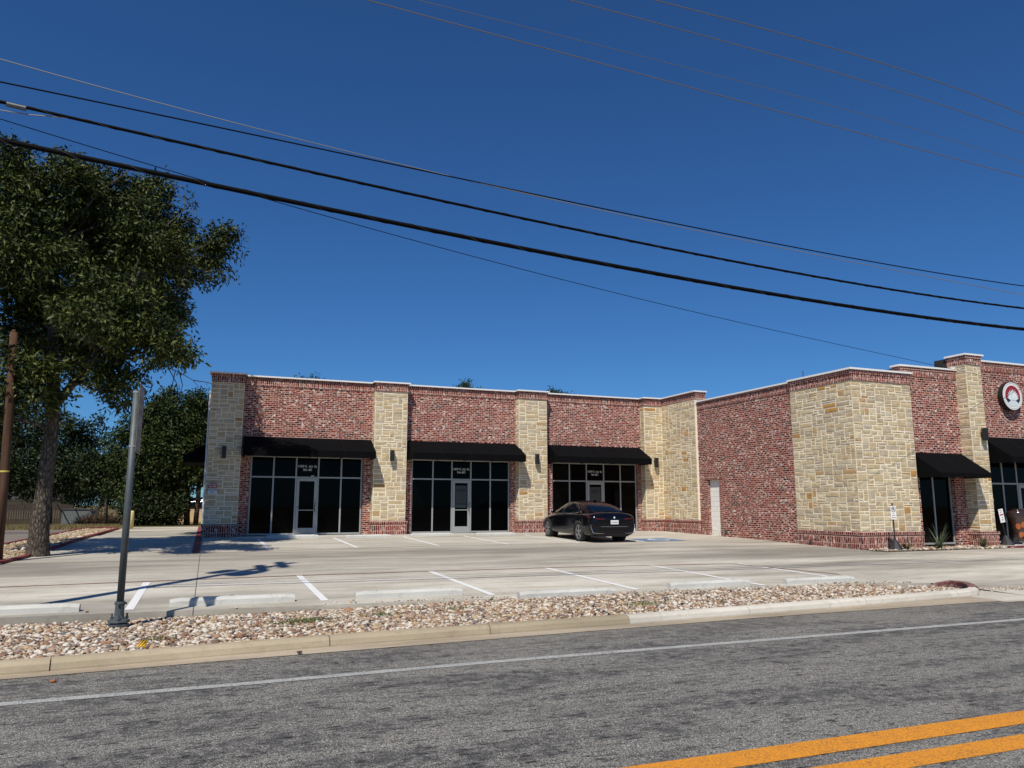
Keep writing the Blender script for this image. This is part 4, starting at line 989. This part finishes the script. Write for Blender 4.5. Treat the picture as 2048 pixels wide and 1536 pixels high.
# ------------------------------------------------------------ trees
def leaves(name,blobs,n,mat,parent,L=.15,Wd=.05,clr=.26,per=14,droop=.3,seed=3):
    r=np.random.default_rng(seed); B=np.array(blobs,float); wt=B[:,3]**2.3; wt/=wt.sum()
    nc=n//per; bi=r.choice(len(B),nc,p=wt); d=r.normal(size=(nc,3)); d/=np.linalg.norm(d,axis=1)[:,None]
    rad=(r.uniform(0,1,nc)**.45)*B[bi,3]*r.uniform(.88,1.1,nc)
    cc=B[bi,:3]+d*rad[:,None]*np.array([1,1,.92])
    c=np.repeat(cc,per,0)+np.clip(r.normal(0,clr*.55,(nc*per,3)),-clr*1.15,clr*1.15)*np.array([1,1,.75]); N=len(c)
    out=c-np.repeat(B[bi,:3],per,0); out/=np.linalg.norm(out,axis=1)[:,None]+1e-6
    ax=r.normal(size=(N,3))+out*.6; ax[:,2]-=droop; ax/=np.linalg.norm(ax,axis=1)[:,None]
    nn=r.normal(size=(N,3))*.8+np.array([0,0,.9]); sd_=np.cross(ax,nn); sd_/=np.linalg.norm(sd_,axis=1)[:,None]+1e-6
    l=L*r.uniform(.65,1.25,N)[:,None]; w_=Wd*r.uniform(.7,1.2,N)[:,None]
    up=np.cross(sd_,ax)*w_*.25
    V=np.stack([c,c+ax*l*.45+sd_*w_*.5+up,c+ax*l,c+ax*l*.45-sd_*w_*.5+up],1).reshape(-1,3)
    F=np.arange(N*4).reshape(-1,4)
    return bulk(name,V,F,mat,parent)
def limbs(mb,starts,blobs,r0,seed=1,n_sub=3,bare=0):
    rr=random.Random(seed)
    for bx,by,bz,br in blobs:
        s=min(starts,key=lambda q:(Vector(q[:3])-Vector((bx,by,bz))).length+max(0,q[2]-bz)*.8)
        a=Vector(s[:3]); b=Vector((bx,by,bz)); rad=min(s[3]*.6,r0)
        mid=a.lerp(b,.5)+Vector((rr.uniform(-.2,.2),rr.uniform(-.2,.2),rr.uniform(-.05,.35)))
        mb.tube([a,a.lerp(mid,.5)+Vector((0,0,.05)),mid,b],[rad,rad*.8,rad*.6,rad*.25],6)
        for _ in range(n_sub):
            t=Vector((rr.gauss(0,1),rr.gauss(0,1),rr.gauss(0,1))).normalized()*br*.85; q=mid.lerp(b,rr.random())
            mb.tube([q,q.lerp(b+t,.5)+Vector((0,0,.06)),b+t],[rad*.3,rad*.2,.008],4)
BL=[(-5.34,23.0,9.6,1.34),(-4.09,23.0,10.15,1.03),(-3.16,25.0,10.77,1.19),(-2.28,26.5,11.75,0.79),(-5.48,24.0,11.0,0.71),(-4.31,23.5,11.21,0.4),(-4.6,22.0,7.85,1.48),(-3.86,25.0,9.33,1.27),(-2.45,26.3,10.11,1.37),(-1.48,27.0,10.82,0.85),(-0.25,25.5,9.79,0.74),(0.1,25.5,10.35,0.36),(-0.06,25.2,8.97,0.35),(-0.91,26.5,9.25,0.63),(-4.45,24.0,6.74,1.54),(-2.52,21.5,6.74,1.16),(-1.83,25.5,8.13,0.94),(-4.34,22.0,4.87,1.13),(-3.41,25.0,6.15,1.18),(-1.76,21.5,5.88,1.01),(-0.99,20.8,5.54,0.59),(-2.43,22.0,4.93,0.59),(-1.48,24.0,7.09,0.74),(-2.55,23.0,11.15,0.23),(-6.69,24.0,8.77,1.5),(-6.3,23.0,6.21,1.41),(-1.01,25.5,11.29,0.23),(-2.12,21.5,4.41,0.36),(-5.53,23.5,3.71,0.79),(-3.05,20.0,5.95,0.71),(-3.79,28.0,9.09,1.01),(-2.3,28.0,9.62,1.03),(-5.53,23.0,11.14,0.3),(-4.55,24.0,11.62,0.23),(-3.17,28.5,10.38,0.87),(-2.15,22.9,8.9,.95),(-1.45,23.6,8.9,.6),(-1.3,24,9.4,.5),(-2.6,23.4,9.9,.7)]
TR=empty('pecan_tree',(-3.99,23.1,.35),label='large leafy tree with leaning furrowed trunk, at the left edge of the photo',cat='tree')
TI=Matrix.Translation((3.99,-23.1,-.35))
def tchild(o,par=TR,inv=TI): o.parent=par; o.matrix_parent_inverse=inv; return o
mb=MB(); tk=[(-3.99,23.12,.25,.33),(-3.99,23.1,.42,.285),(-3.99,23.05,.8,.245),(-3.985,23.0,1.26,.222),(-3.95,22.95,1.9,.20),(-3.93,22.9,2.41,.188),(-3.91,22.9,3.58,.166),(-3.94,22.9,4.64,.15),(-4.05,22.9,5.71,.13),(-4.2,23,7.08,.10),(-4.25,23,8.6,.06)]
mb.tube([q[:3] for q in tk],[q[3] for q in tk],16)
fk=[(-3.9,22.9,4.2,.11),(-3.45,22.8,4.9,.10),(-3.0,22.7,5.7,.085),(-2.6,22.6,6.7,.07),(-2.2,22.6,7.8,.05)]
mb.tube([q[:3] for q in fk],[q[3] for q in fk],10)
f2=[(-4.0,22.9,5.0,.09),(-4.5,23.2,6.2,.08),(-5.2,23.4,7.4,.06),(-5.6,23.4,8.8,.045)]
mb.tube([q[:3] for q in f2],[q[3] for q in f2],8)
limbs(mb,tk[6:]+fk[1:]+f2[1:],BL,.07,5)
tchild(mb.build('trunk',M['bark'],None,True))
mb=MB()
for pts in ([(-1.5,22,5.4),(-.9,21.9,5.15),(-.55,21.9,4.95),(-.38,21.9,4.75)],[(-.9,21.9,5.15),(-.8,21.9,4.8),(-.85,21.9,4.55)],[(-1.2,22,5.3),(-.95,21.95,4.85),(-.9,21.95,4.5),(-.72,21.95,4.4)],[(-.55,21.9,4.95),(-.2,21.9,4.92),(.02,21.9,4.85)],[(-1.0,21.9,5.2),(-1.05,21.9,4.8),(-1.1,21.9,4.5)]):
    mb.tube(pts,[.014,.010,.007,.004][:len(pts)],4)
tchild(mb.build('dead_twigs',M['bark']))
tchild(leaves('crown',[(a,b,c_,r*.93) for a,b,c_,r in BL],118000,M['leaf'],None,.165,.060,.31,55,.55,3))
def tree(name,base,trunks,blobs,n,mat,label,L=.16,W=.07,group=None,cl=.35,sd=1):
    o=empty(name,base,label=label,cat='tree',group=group); inv=Matrix.Translation((-base[0],-base[1],-base[2])); mb=MB(); tops=[]
    for t in trunks:
        mb.tube([q[:3] for q in t],[q[3] for q in t],8); tops+= t[1:]
    limbs(mb,tops,blobs,.08,sd,1); x=mb.build('trunk',M['bark'],None,True); x.parent=o; x.matrix_parent_inverse=inv
    x=leaves('crown',blobs,n,mat,None,L,W,cl,12,.2,sd+20); x.parent=o; x.matrix_parent_inverse=inv; return o
TA=[(-2.36,44,6.2,1.25),(-.82,44,7.1,.75),(-3.4,44,5.4,1.2),(-1.32,44,5.32,1.55),(-2.39,43,3.91,1.7),(-4.0,44,3.67,1.0),(-.46,43,3.5,1.1),(-3.19,43,2.2,1.05),(-1.75,43,2.35,1.1),(-.63,45,5.98,.8),(-4.33,44,2.6,.7),(-2.24,45,7.4,.6),(-4.7,45,4.9,.55),(-.2,46,6.6,.8),(.6,47,7.0,.9)]
tree('elm_tree',(-1.3,43.2,.6),[[(-.92,43.2,.5,.16),(-1.0,43.3,2.2,.13),(-1.2,43.6,4.5,.1),(-1.6,44,6.5,.05)],[(-.5,42.6,.5,.13),(-.45,42.8,2.2,.11),(-.5,43.3,4.2,.08),(-.6,44,6.2,.04)]],TA,52000,M['leaf2'],'dense green tree with dark twin trunks just left of the building end',.18,.09,None,.33,2)
TB=[(-10,72,2.9,1.7),(-8.2,72,2.6,1.5),(-6.4,72,2.6,1.5),(-12.6,72,3.3,1.6),(-4.8,70,2.6,1.5),(-10,57,3.3,1.5),(-7.6,57,3.2,1.4),(-5.6,57,3.4,1.4),(-12.6,57,3.3,1.6),(-15,57,3.6,1.8),(-3.8,56,3.2,1.3),(-10.43,52,5.3,1.7),(-8.36,52,5.1,1.7),(-6.96,52,5.6,1.1),(-9.37,50,3.4,1.6),(-7.15,50,3.5,1.5),(-6.18,50,3.92,.9),(-11.77,54,7.2,1.4),(-9.08,54,6.7,1.1),(-6.45,52,6.6,.35),(-7.53,51,6.2,.65),(-11.5,50,3.6,1.6),(-13,52,5.5,2)]
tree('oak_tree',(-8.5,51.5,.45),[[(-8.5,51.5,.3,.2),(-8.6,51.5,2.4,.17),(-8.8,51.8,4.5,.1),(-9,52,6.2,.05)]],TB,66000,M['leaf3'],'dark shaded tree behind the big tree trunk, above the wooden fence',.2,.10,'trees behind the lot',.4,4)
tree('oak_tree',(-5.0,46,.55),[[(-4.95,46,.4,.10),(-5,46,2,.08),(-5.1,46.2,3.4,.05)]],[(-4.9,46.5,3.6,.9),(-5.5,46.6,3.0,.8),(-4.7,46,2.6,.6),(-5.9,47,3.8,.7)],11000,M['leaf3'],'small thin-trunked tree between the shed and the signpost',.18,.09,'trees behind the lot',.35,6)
TD=[(-2.6,41.8,1.5,.85),(-1.6,41.8,1.35,.62),(-3.3,41.8,1.25,.6),(-2.1,41.6,.9,.7),(-3.0,41.6,.9,.6)]
o=empty('shrub',(-2.4,41.8,.65),label='dark low shrub mass behind the yellow bollard',cat='shrub'); inv=Matrix.Translation((2.4,-41.8,-.65))
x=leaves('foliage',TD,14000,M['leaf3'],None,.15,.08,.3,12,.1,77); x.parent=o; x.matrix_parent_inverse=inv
mb=MB(); mb.tube([(-2.4,41.8,.5),(-2.4,41.8,1.3)],.05,6); x=mb.build('stem',M['bark']); x.parent=o; x.matrix_parent_inverse=inv
for i,(bl,base,lab) in enumerate((([(7.25,60,10.75,.9),(6.2,60,10.9,.55),(8.2,60,10.7,.55),(7.2,60,9.6,1.6)],(7.2,60,.3),'treetop showing thinly over the left parapet'),
        ([(19.73,60,11.3,.55),(19.6,60,11.85,.28),(19.2,60,11.0,.6),(20.3,60,10.7,.7),(19.7,60,9.8,1.4)],(19.7,60,.3),'pointed treetop over the middle bay parapet'),
        ([(27.5,60,11.3,.42),(28.2,60,11.0,.55),(28.9,60,11.1,.35),(28,60,9.8,1.2)],(28,60,.3),'small treetop over the parapet left of the inner corner'))):
    tree('far_tree',base,[[(base[0],60,.2,.2),(base[0],60,5,.14),(base[0],60,9,.08),(base[0],60,10.8,.03)]],bl,3600,M['leaf2'],lab,.24,.10,'trees behind the roof',.4,50+i)

# ------------------------------------------------------------ poles and wires
US=empty('wooden_pole',(-4.45,21.4,.31),label='short weathered wooden pole at the left edge with a yellow band',cat='pole')
mb=MB(); mb.tube([(-.05,0,-.1),(-.08,0,1.8),(-.13,0,3.6),(-.20,0,5.5)],[.11,.10,.09,.083],14); mb.tube([(-.20,0,5.5),(-.20,0,5.57)],[.083,.03],14); mb.build('pole_shaft',M['pole'],US,True)
mb=MB(); mb.tube([(-.088,0,2.10),(-.089,0,2.14)],.103,14); mb.build('band',simple('yellow band',(.55,.45,.08),.5),US)
UP_=empty('utility_pole',(-3.88,11.45,.05),label='tall utility pole just outside the left edge that carries the wires',cat='pole')
mb=MB(); mb.tube([(0,0,-.1),(0,0,6),(0,0,13.15)],[.15,.125,.095],14); mb.build('pole_shaft',M['pole'],UP_,True)
for z in (11.35,12.45):
    mb=MB(); mb.box(-.08,.08,-.7,.7,z-.11,z+.11); arm=mb.build('crossarm',M['pole'],UP_)
    for y in (-.6,.0 if z>12 else .25,.6):
        mb=MB(); mb.lathe([(.03,0),(.07,.04),(.04,.08),(.075,.12),(.04,.18)],(0,y,z+.06),10); mb.build('insulator',simple('brown porcelain',(.08,.04,.03),.3),arm)
mb=MB(); mb.lathe([(.2,0),(.24,.05),(.24,.85),(.22,.92),(.1,.98)],(.40,0,9.2),18); mb.box(.1,.2,-.06,.06,9.4,9.9); mb.build('transformer',M['galv'],UP_,True)
mb=MB(); mb.lathe([(.18,0),(.2,.04),(.2,.7),(.1,.8)],(-.15,.38,9.5),16); mb.build('transformer',M['galv'],UP_,True)
blkw=simple('black cable sheath',(.0035,.0035,.004),.8,spec=.1); alw=simple('weathered conductor',(.17,.15,.13),.5,metal=.3); slv=simple('bright aluminium wire',(.22,.225,.235),.6,metal=.3); lashm=simple('dull lashing wire',(.035,.035,.037),.7,spec=.2)
def wire(name,pts,r,mat,label,tw=None,n=90,y=None):
    # piecewise smooth through the sampled points
    P=[Vector(p) for p in pts]; xs=np.array([p.x for p in P]); 
    cy=np.polyfit(xs,[p.y for p in P],1); cz=np.polyfit(xs,[p.z for p in P],min(3,len(P)-1))
    X=np.concatenate([np.linspace(-3.85,8,n//2),np.linspace(8.2,xs[-1]+0,n//2)]); 
    x1=xs[-1]; z1=np.polyval(cz,x1); s1=np.polyval(np.polyder(cz),x1)
    Q=[(x,np.polyval(cy,x),np.polyval(cz,x)) for x in X]
    for k in range(1,12):
        x=x1+k*2.4; Q.append((x,np.polyval(cy,x),z1+s1*(x-x1)+.0022*(x-x1)**2+0.0))
    mb=MB()
    mb.tube(Q,r,6,0)
    o=mb.build(name,mat,None,True); tag(o,label=label,cat='wire',group='overhead wires'); return o,Q
Yp=11.45
def W(*a): return [(x,Yp,z) for x,z in a]
o,Q=wire('overhead_cable',W((-3.85,6.58),(-2.88,6.49),(.41,6.25),(4.53,5.96),(9.87,5.71),(17.11,5.62)),.036,blkw,'thickest black cable bundle, lowest of the street cables')
mb=MB()  # lashing wire
T=[];
for i in range(len(Q)-1):
    a,b=Vector(Q[i]),Vector(Q[i+1]); m_=10
    if a.x>22: break
    for j in range(m_):
        t=j/m_; p=a.lerp(b,t); th=(p.x*7.5); T.append((p.x,p.y+.037*math.cos(th),p.z+.037*math.sin(th)))
mb.tube(T,.004,4); mb.build('lashing_wire',lashm,o)
o,Q=wire('overhead_cable',W((-3.85,7.12),(-2.93,7.03),(-1.08,6.91),(1.79,6.68),(5.24,6.46),(9.47,6.24),(17.18,6.12)),.022,blkw,'second black cable up from the thickest street cable')
mb=MB(); T=[]
for i in range(len(Q)-1):
    a,b=Vector(Q[i]),Vector(Q[i+1])
    if a.x>22: break
    for j in range(8):
        p=a.lerp(b,j/8); th=p.x*9; T.append((p.x,p.y+.024*math.cos(th),p.z+.024*math.sin(th)))
mb.tube(T,.0035,4); mb.build('lashing_wire',lashm,o)
mb=MB(); mb.tube([(-2.85,Yp,7.02),(-2.62,Yp,7.0)],.035,8); mb.build('splice',M['galv'],o)
mb=MB(); mb.tube([(-2.1,Yp,6.97),(-2.6,Yp+.02,6.93),(-3.2,Yp+.02,6.93),(-3.85,Yp+.03,7.0)],.009,5); mb.build('tail_loop',slv,o)
wire('overhead_cable',W((-3.85,7.38),(-2.95,7.30),(.27,7.18),(4.31,7.0),(9.51,6.76),(17.27,6.66)),.011,blkw,'thin smooth black line above the two thick cables')
wire('overhead_cable',W((-3.85,7.76),(-2.99,7.66),(-1.38,7.48),(.41,7.26),(4.77,6.96),(7.26,6.80),(17.23,6.44)),.0075,slv,'shiny twisted wire crossing the thin black line above mid photo')
wire('overhead_cable',[(-3.85,11.45,6.95),(-2.96,11.66,6.89),(-.41,12.25,6.71),(3.99,13.26,6.41),(9.09,14.44,6.2),(14.53,15.7,6.13),(22.07,17.44,6.1),(27.65,18.74,6.0)],.0065,blkw,'fine service line sagging to the roof of the right wing')
wire('overhead_cable',W((-3.85,10.05),(1.97,9.86),(8.48,9.66),(17.69,9.39)),.009,alw,'brighter lower wire of the close pair at the top right')
wire('overhead_cable',W((-3.85,10.2),(2.59,10.09),(8.5,10.07),(17.74,9.76)),.0055,alw,'faint upper wire of the close pair at the top right')
wire('overhead_cable',W((-3.85,11.0),(5.68,10.85),(11.04,10.84),(17.86,10.54)),.009,alw,'second highest wire in the top right sky')
wire('overhead_cable',W((-3.85,11.5),(7.52,11.34),(12.45,11.38),(17.94,11.04)),.010,alw,'highest wire in the top right corner of the sky')

# ------------------------------------------------------------ background things
BO=empty('bollard',(-2.98,36.9,.60),label='pale yellow steel bollard at the back corner of the lot',cat='bollard')
mb=MB(); mb.lathe([(.085,-.05),(.085,.72),(.07,.77),(.03,.80)],(0,0,0),16); mb.build('bollard_post',simple('faded yellow paint',(.55,.46,.20),.6,vary=.1),BO,True)
FE=empty('wooden_fence',(-13,65,.22),label='grey weathered board fence behind the big tree at left',cat='fence')
mb=MB(); x=-14
while x<3.75:
    h=1.46+random.uniform(-.03,.03); wd=.14; dy=random.uniform(-.008,.008)
    mb.box(x,x+wd,dy,.02+dy,-.02,h); x+=wd+.012
mb.build('boards',M['fence'],FE)
mb=MB(); mb.box(-14,3.75,.025,.06,.3,.38); mb.box(-14,3.75,.025,.06,1.1,1.18); mb.build('rails',M['fence'],FE)
SH=empty('metal_shed',(-8.6,63.5,.25),R_(-12),label='low grey corrugated metal bin beside the fence end',cat='shed')
mb=MB(); cm=simple('dull corrugated metal',(.13,.15,.15),.6,vary=.2)
for i in range(18):
    a=-.95+i*.105; mb.box(a,a+.05,-.52,-.5,0,1.05)
mb.box(-.95,.95,-.5,.9,0,1.05); mb.build('walls',cm,SH); mb=MB(); mb.box(-1.0,1.0,-.58,.95,1.05,1.10); mb.build('lid',M['galv'],SH)
HO=empty('house',(-19,86,.2),label='low cream house with dark roof seen over the fence at far left',cat='house')
mb=MB(); mb.box(-9,5.6,0,8,0,1.9); mb.build('wall',simple('cream siding',(.50,.44,.32),.8),HO)
mb=MB(); mb.face([(-9.6,-.6,1.85),(6.2,-.6,1.85),(6.2,4,3.9),(-9.6,4,3.9)]); mb.face([(-9.6,8.6,1.85),(-9.6,4,3.9),(6.2,4,3.9),(6.2,8.6,1.85)]); mb.face([(-9.6,-.6,1.85),(-9.6,4,3.9),(-9.6,8.6,1.85)]); mb.face([(6.2,-.6,1.85),(6.2,8.6,1.85),(6.2,4,3.9)]); mb.build('roof',simple('dark shingles',(.035,.033,.03),.9,vary=.2),HO)
# brush pile and sunlit bank
r2=np.random.default_rng(5); V=[];F=[]
for i in range(2600):
    p=np.array([r2.uniform(-8.3,-5.4),r2.uniform(59,63),0]); p[2]=.25+abs(r2.normal(0,.45))*(1-abs(p[0]+6.8)/2.4)
    d=r2.normal(size=3); d/=np.linalg.norm(d); s_=np.cross(d,r2.normal(size=3)); s_/=np.linalg.norm(s_); L_=r2.uniform(.15,.5); k=len(V); V+= [p,p+s_*.02,p+d*L_+s_*.02,p+d*L_]; F.append((k,k+1,k+2,k+3))
tag(bulk('brush',V,F,rock_mat('dry brush',[(0,(.12,.07,.04)),(.4,(.20,.12,.07)),(.7,(.08,.05,.03)),(.9,(.26,.17,.1))])),label='tangle of dry brown brush behind the corrugated bin',cat='brush',kind='stuff')
mb=MB(); mb.face([(-6,70,.2),(20,70,.2),(20,84,1.05),(-6,84,1.05)]); mb.face([(-6,84,1.05),(20,84,1.05),(20,110,1.05),(-6,110,1.05)]); tag(mb.build('dry_bank',simple('orange dry grass',(.42,.27,.12),.95,vary=.3,scale=1.5)),kind='structure')
# grass tufts on the back verge and weeds
V=[];F=[]
for i in range(9000):
    x=r2.uniform(-12,-3.2); y=r2.uniform(37.2,47); z=interp(y,[(37,.6),(40.6,.64),(44,.62),(50,.5)])-.02; a=r2.uniform(0,6.28); h=r2.uniform(.05,.14); k=len(V)
    V+=[(x,y,z),(x+.02*math.cos(a),y+.02*math.sin(a),z),(x+.03*math.cos(a+1),y+.03*math.sin(a+1),z+h)]; F.append((k,k+1,k+2))
tag(bulk('dry_grass',V,F,leaf_mat('dry grass blades',(.10,.09,.03),(.18,.14,.06),(.26,.20,.10))),label='short dry grass verge behind the left gravel strip',cat='grass',kind='stuff')
V=[];F=[]
for cx,cy,rd,n_ in ((1.3,10.95,.35,420),(2.4,11.2,.2,120),(6.4,10.7,.3,200),(-.4,10.1,.15,60),(3.6,11.3,.2,70)):
    for i in range(n_):
        x=r2.normal(cx,rd*.6); y=r2.normal(cy,rd*.3); z=zgrav(x,y)+.03; a=r2.uniform(0,6.28); h=r2.uniform(.02,.05); k=len(V)
        V+=[(x,y,z),(x+.012*math.cos(a),y+.012*math.sin(a),z),(x+.03*math.cos(a+1),y+.03*math.sin(a+1),z+h)]; F.append((k,k+1,k+2))
tag(bulk('weeds',V,F,leaf_mat('weed leaf',(.05,.07,.02),(.09,.12,.03),(.16,.18,.06))),label='sparse green weeds creeping through the river rock',cat='weeds',kind='stuff')
# yellow flag scrap on the gravel, clay chip on the road
YF=empty('plastic_scrap',(-.60,9.62,.10),label='crumpled yellow plastic marker scrap on the river rock by the kerb',cat='scrap')
mb=MB(); 
for a,b in (((-.05,0,.0),(.01,.01,.075)),((-.02,.0,.0),(.04,.0,.08)),((.01,0,.0),(.05,.02,.06))):
    mb.face([a,(a[0]+.022,a[1]-.01,a[2]),(b[0]+.022,b[1]+.01,b[2]),b]); mb.face([(a[0]+.022,a[1]-.01,a[2]),(a[0]+.045,a[1]+.01,a[2]+.005),(b[0]+.03,b[1]+.02,b[2]-.01),(b[0]+.022,b[1]+.01,b[2])])
mb.box(-.07,.06,-.015,.02,-.005,.012); mb.build('folds',simple('yellow plastic',(.60,.36,.02),.5),YF)
def chip(name,p,s,c,label):
    V=ICO*np.array([s,s*.8,s*.45])*(1+rng.normal(0,.15,(12,1)))+np.array(p); o=bulk(name,V,IF,simple(name+' surface',c,.9,vary=.2)); tag(o,label=label,cat='debris')
chip('clay_chip',(-1.25,8.55,.015),.035,(.35,.13,.06),'orange clay chip on the road below the kerb at far left')
chip('stone_lump',(1.05,9.08,.03),.035,(.10,.07,.06),'small dark lump lying in the gutter beside the kerb joint')
chip('leaf_litter',(-1.5,12.62,.15),.03,(.30,.12,.07),'reddish rock lying at the end of the leftmost wheel stop')
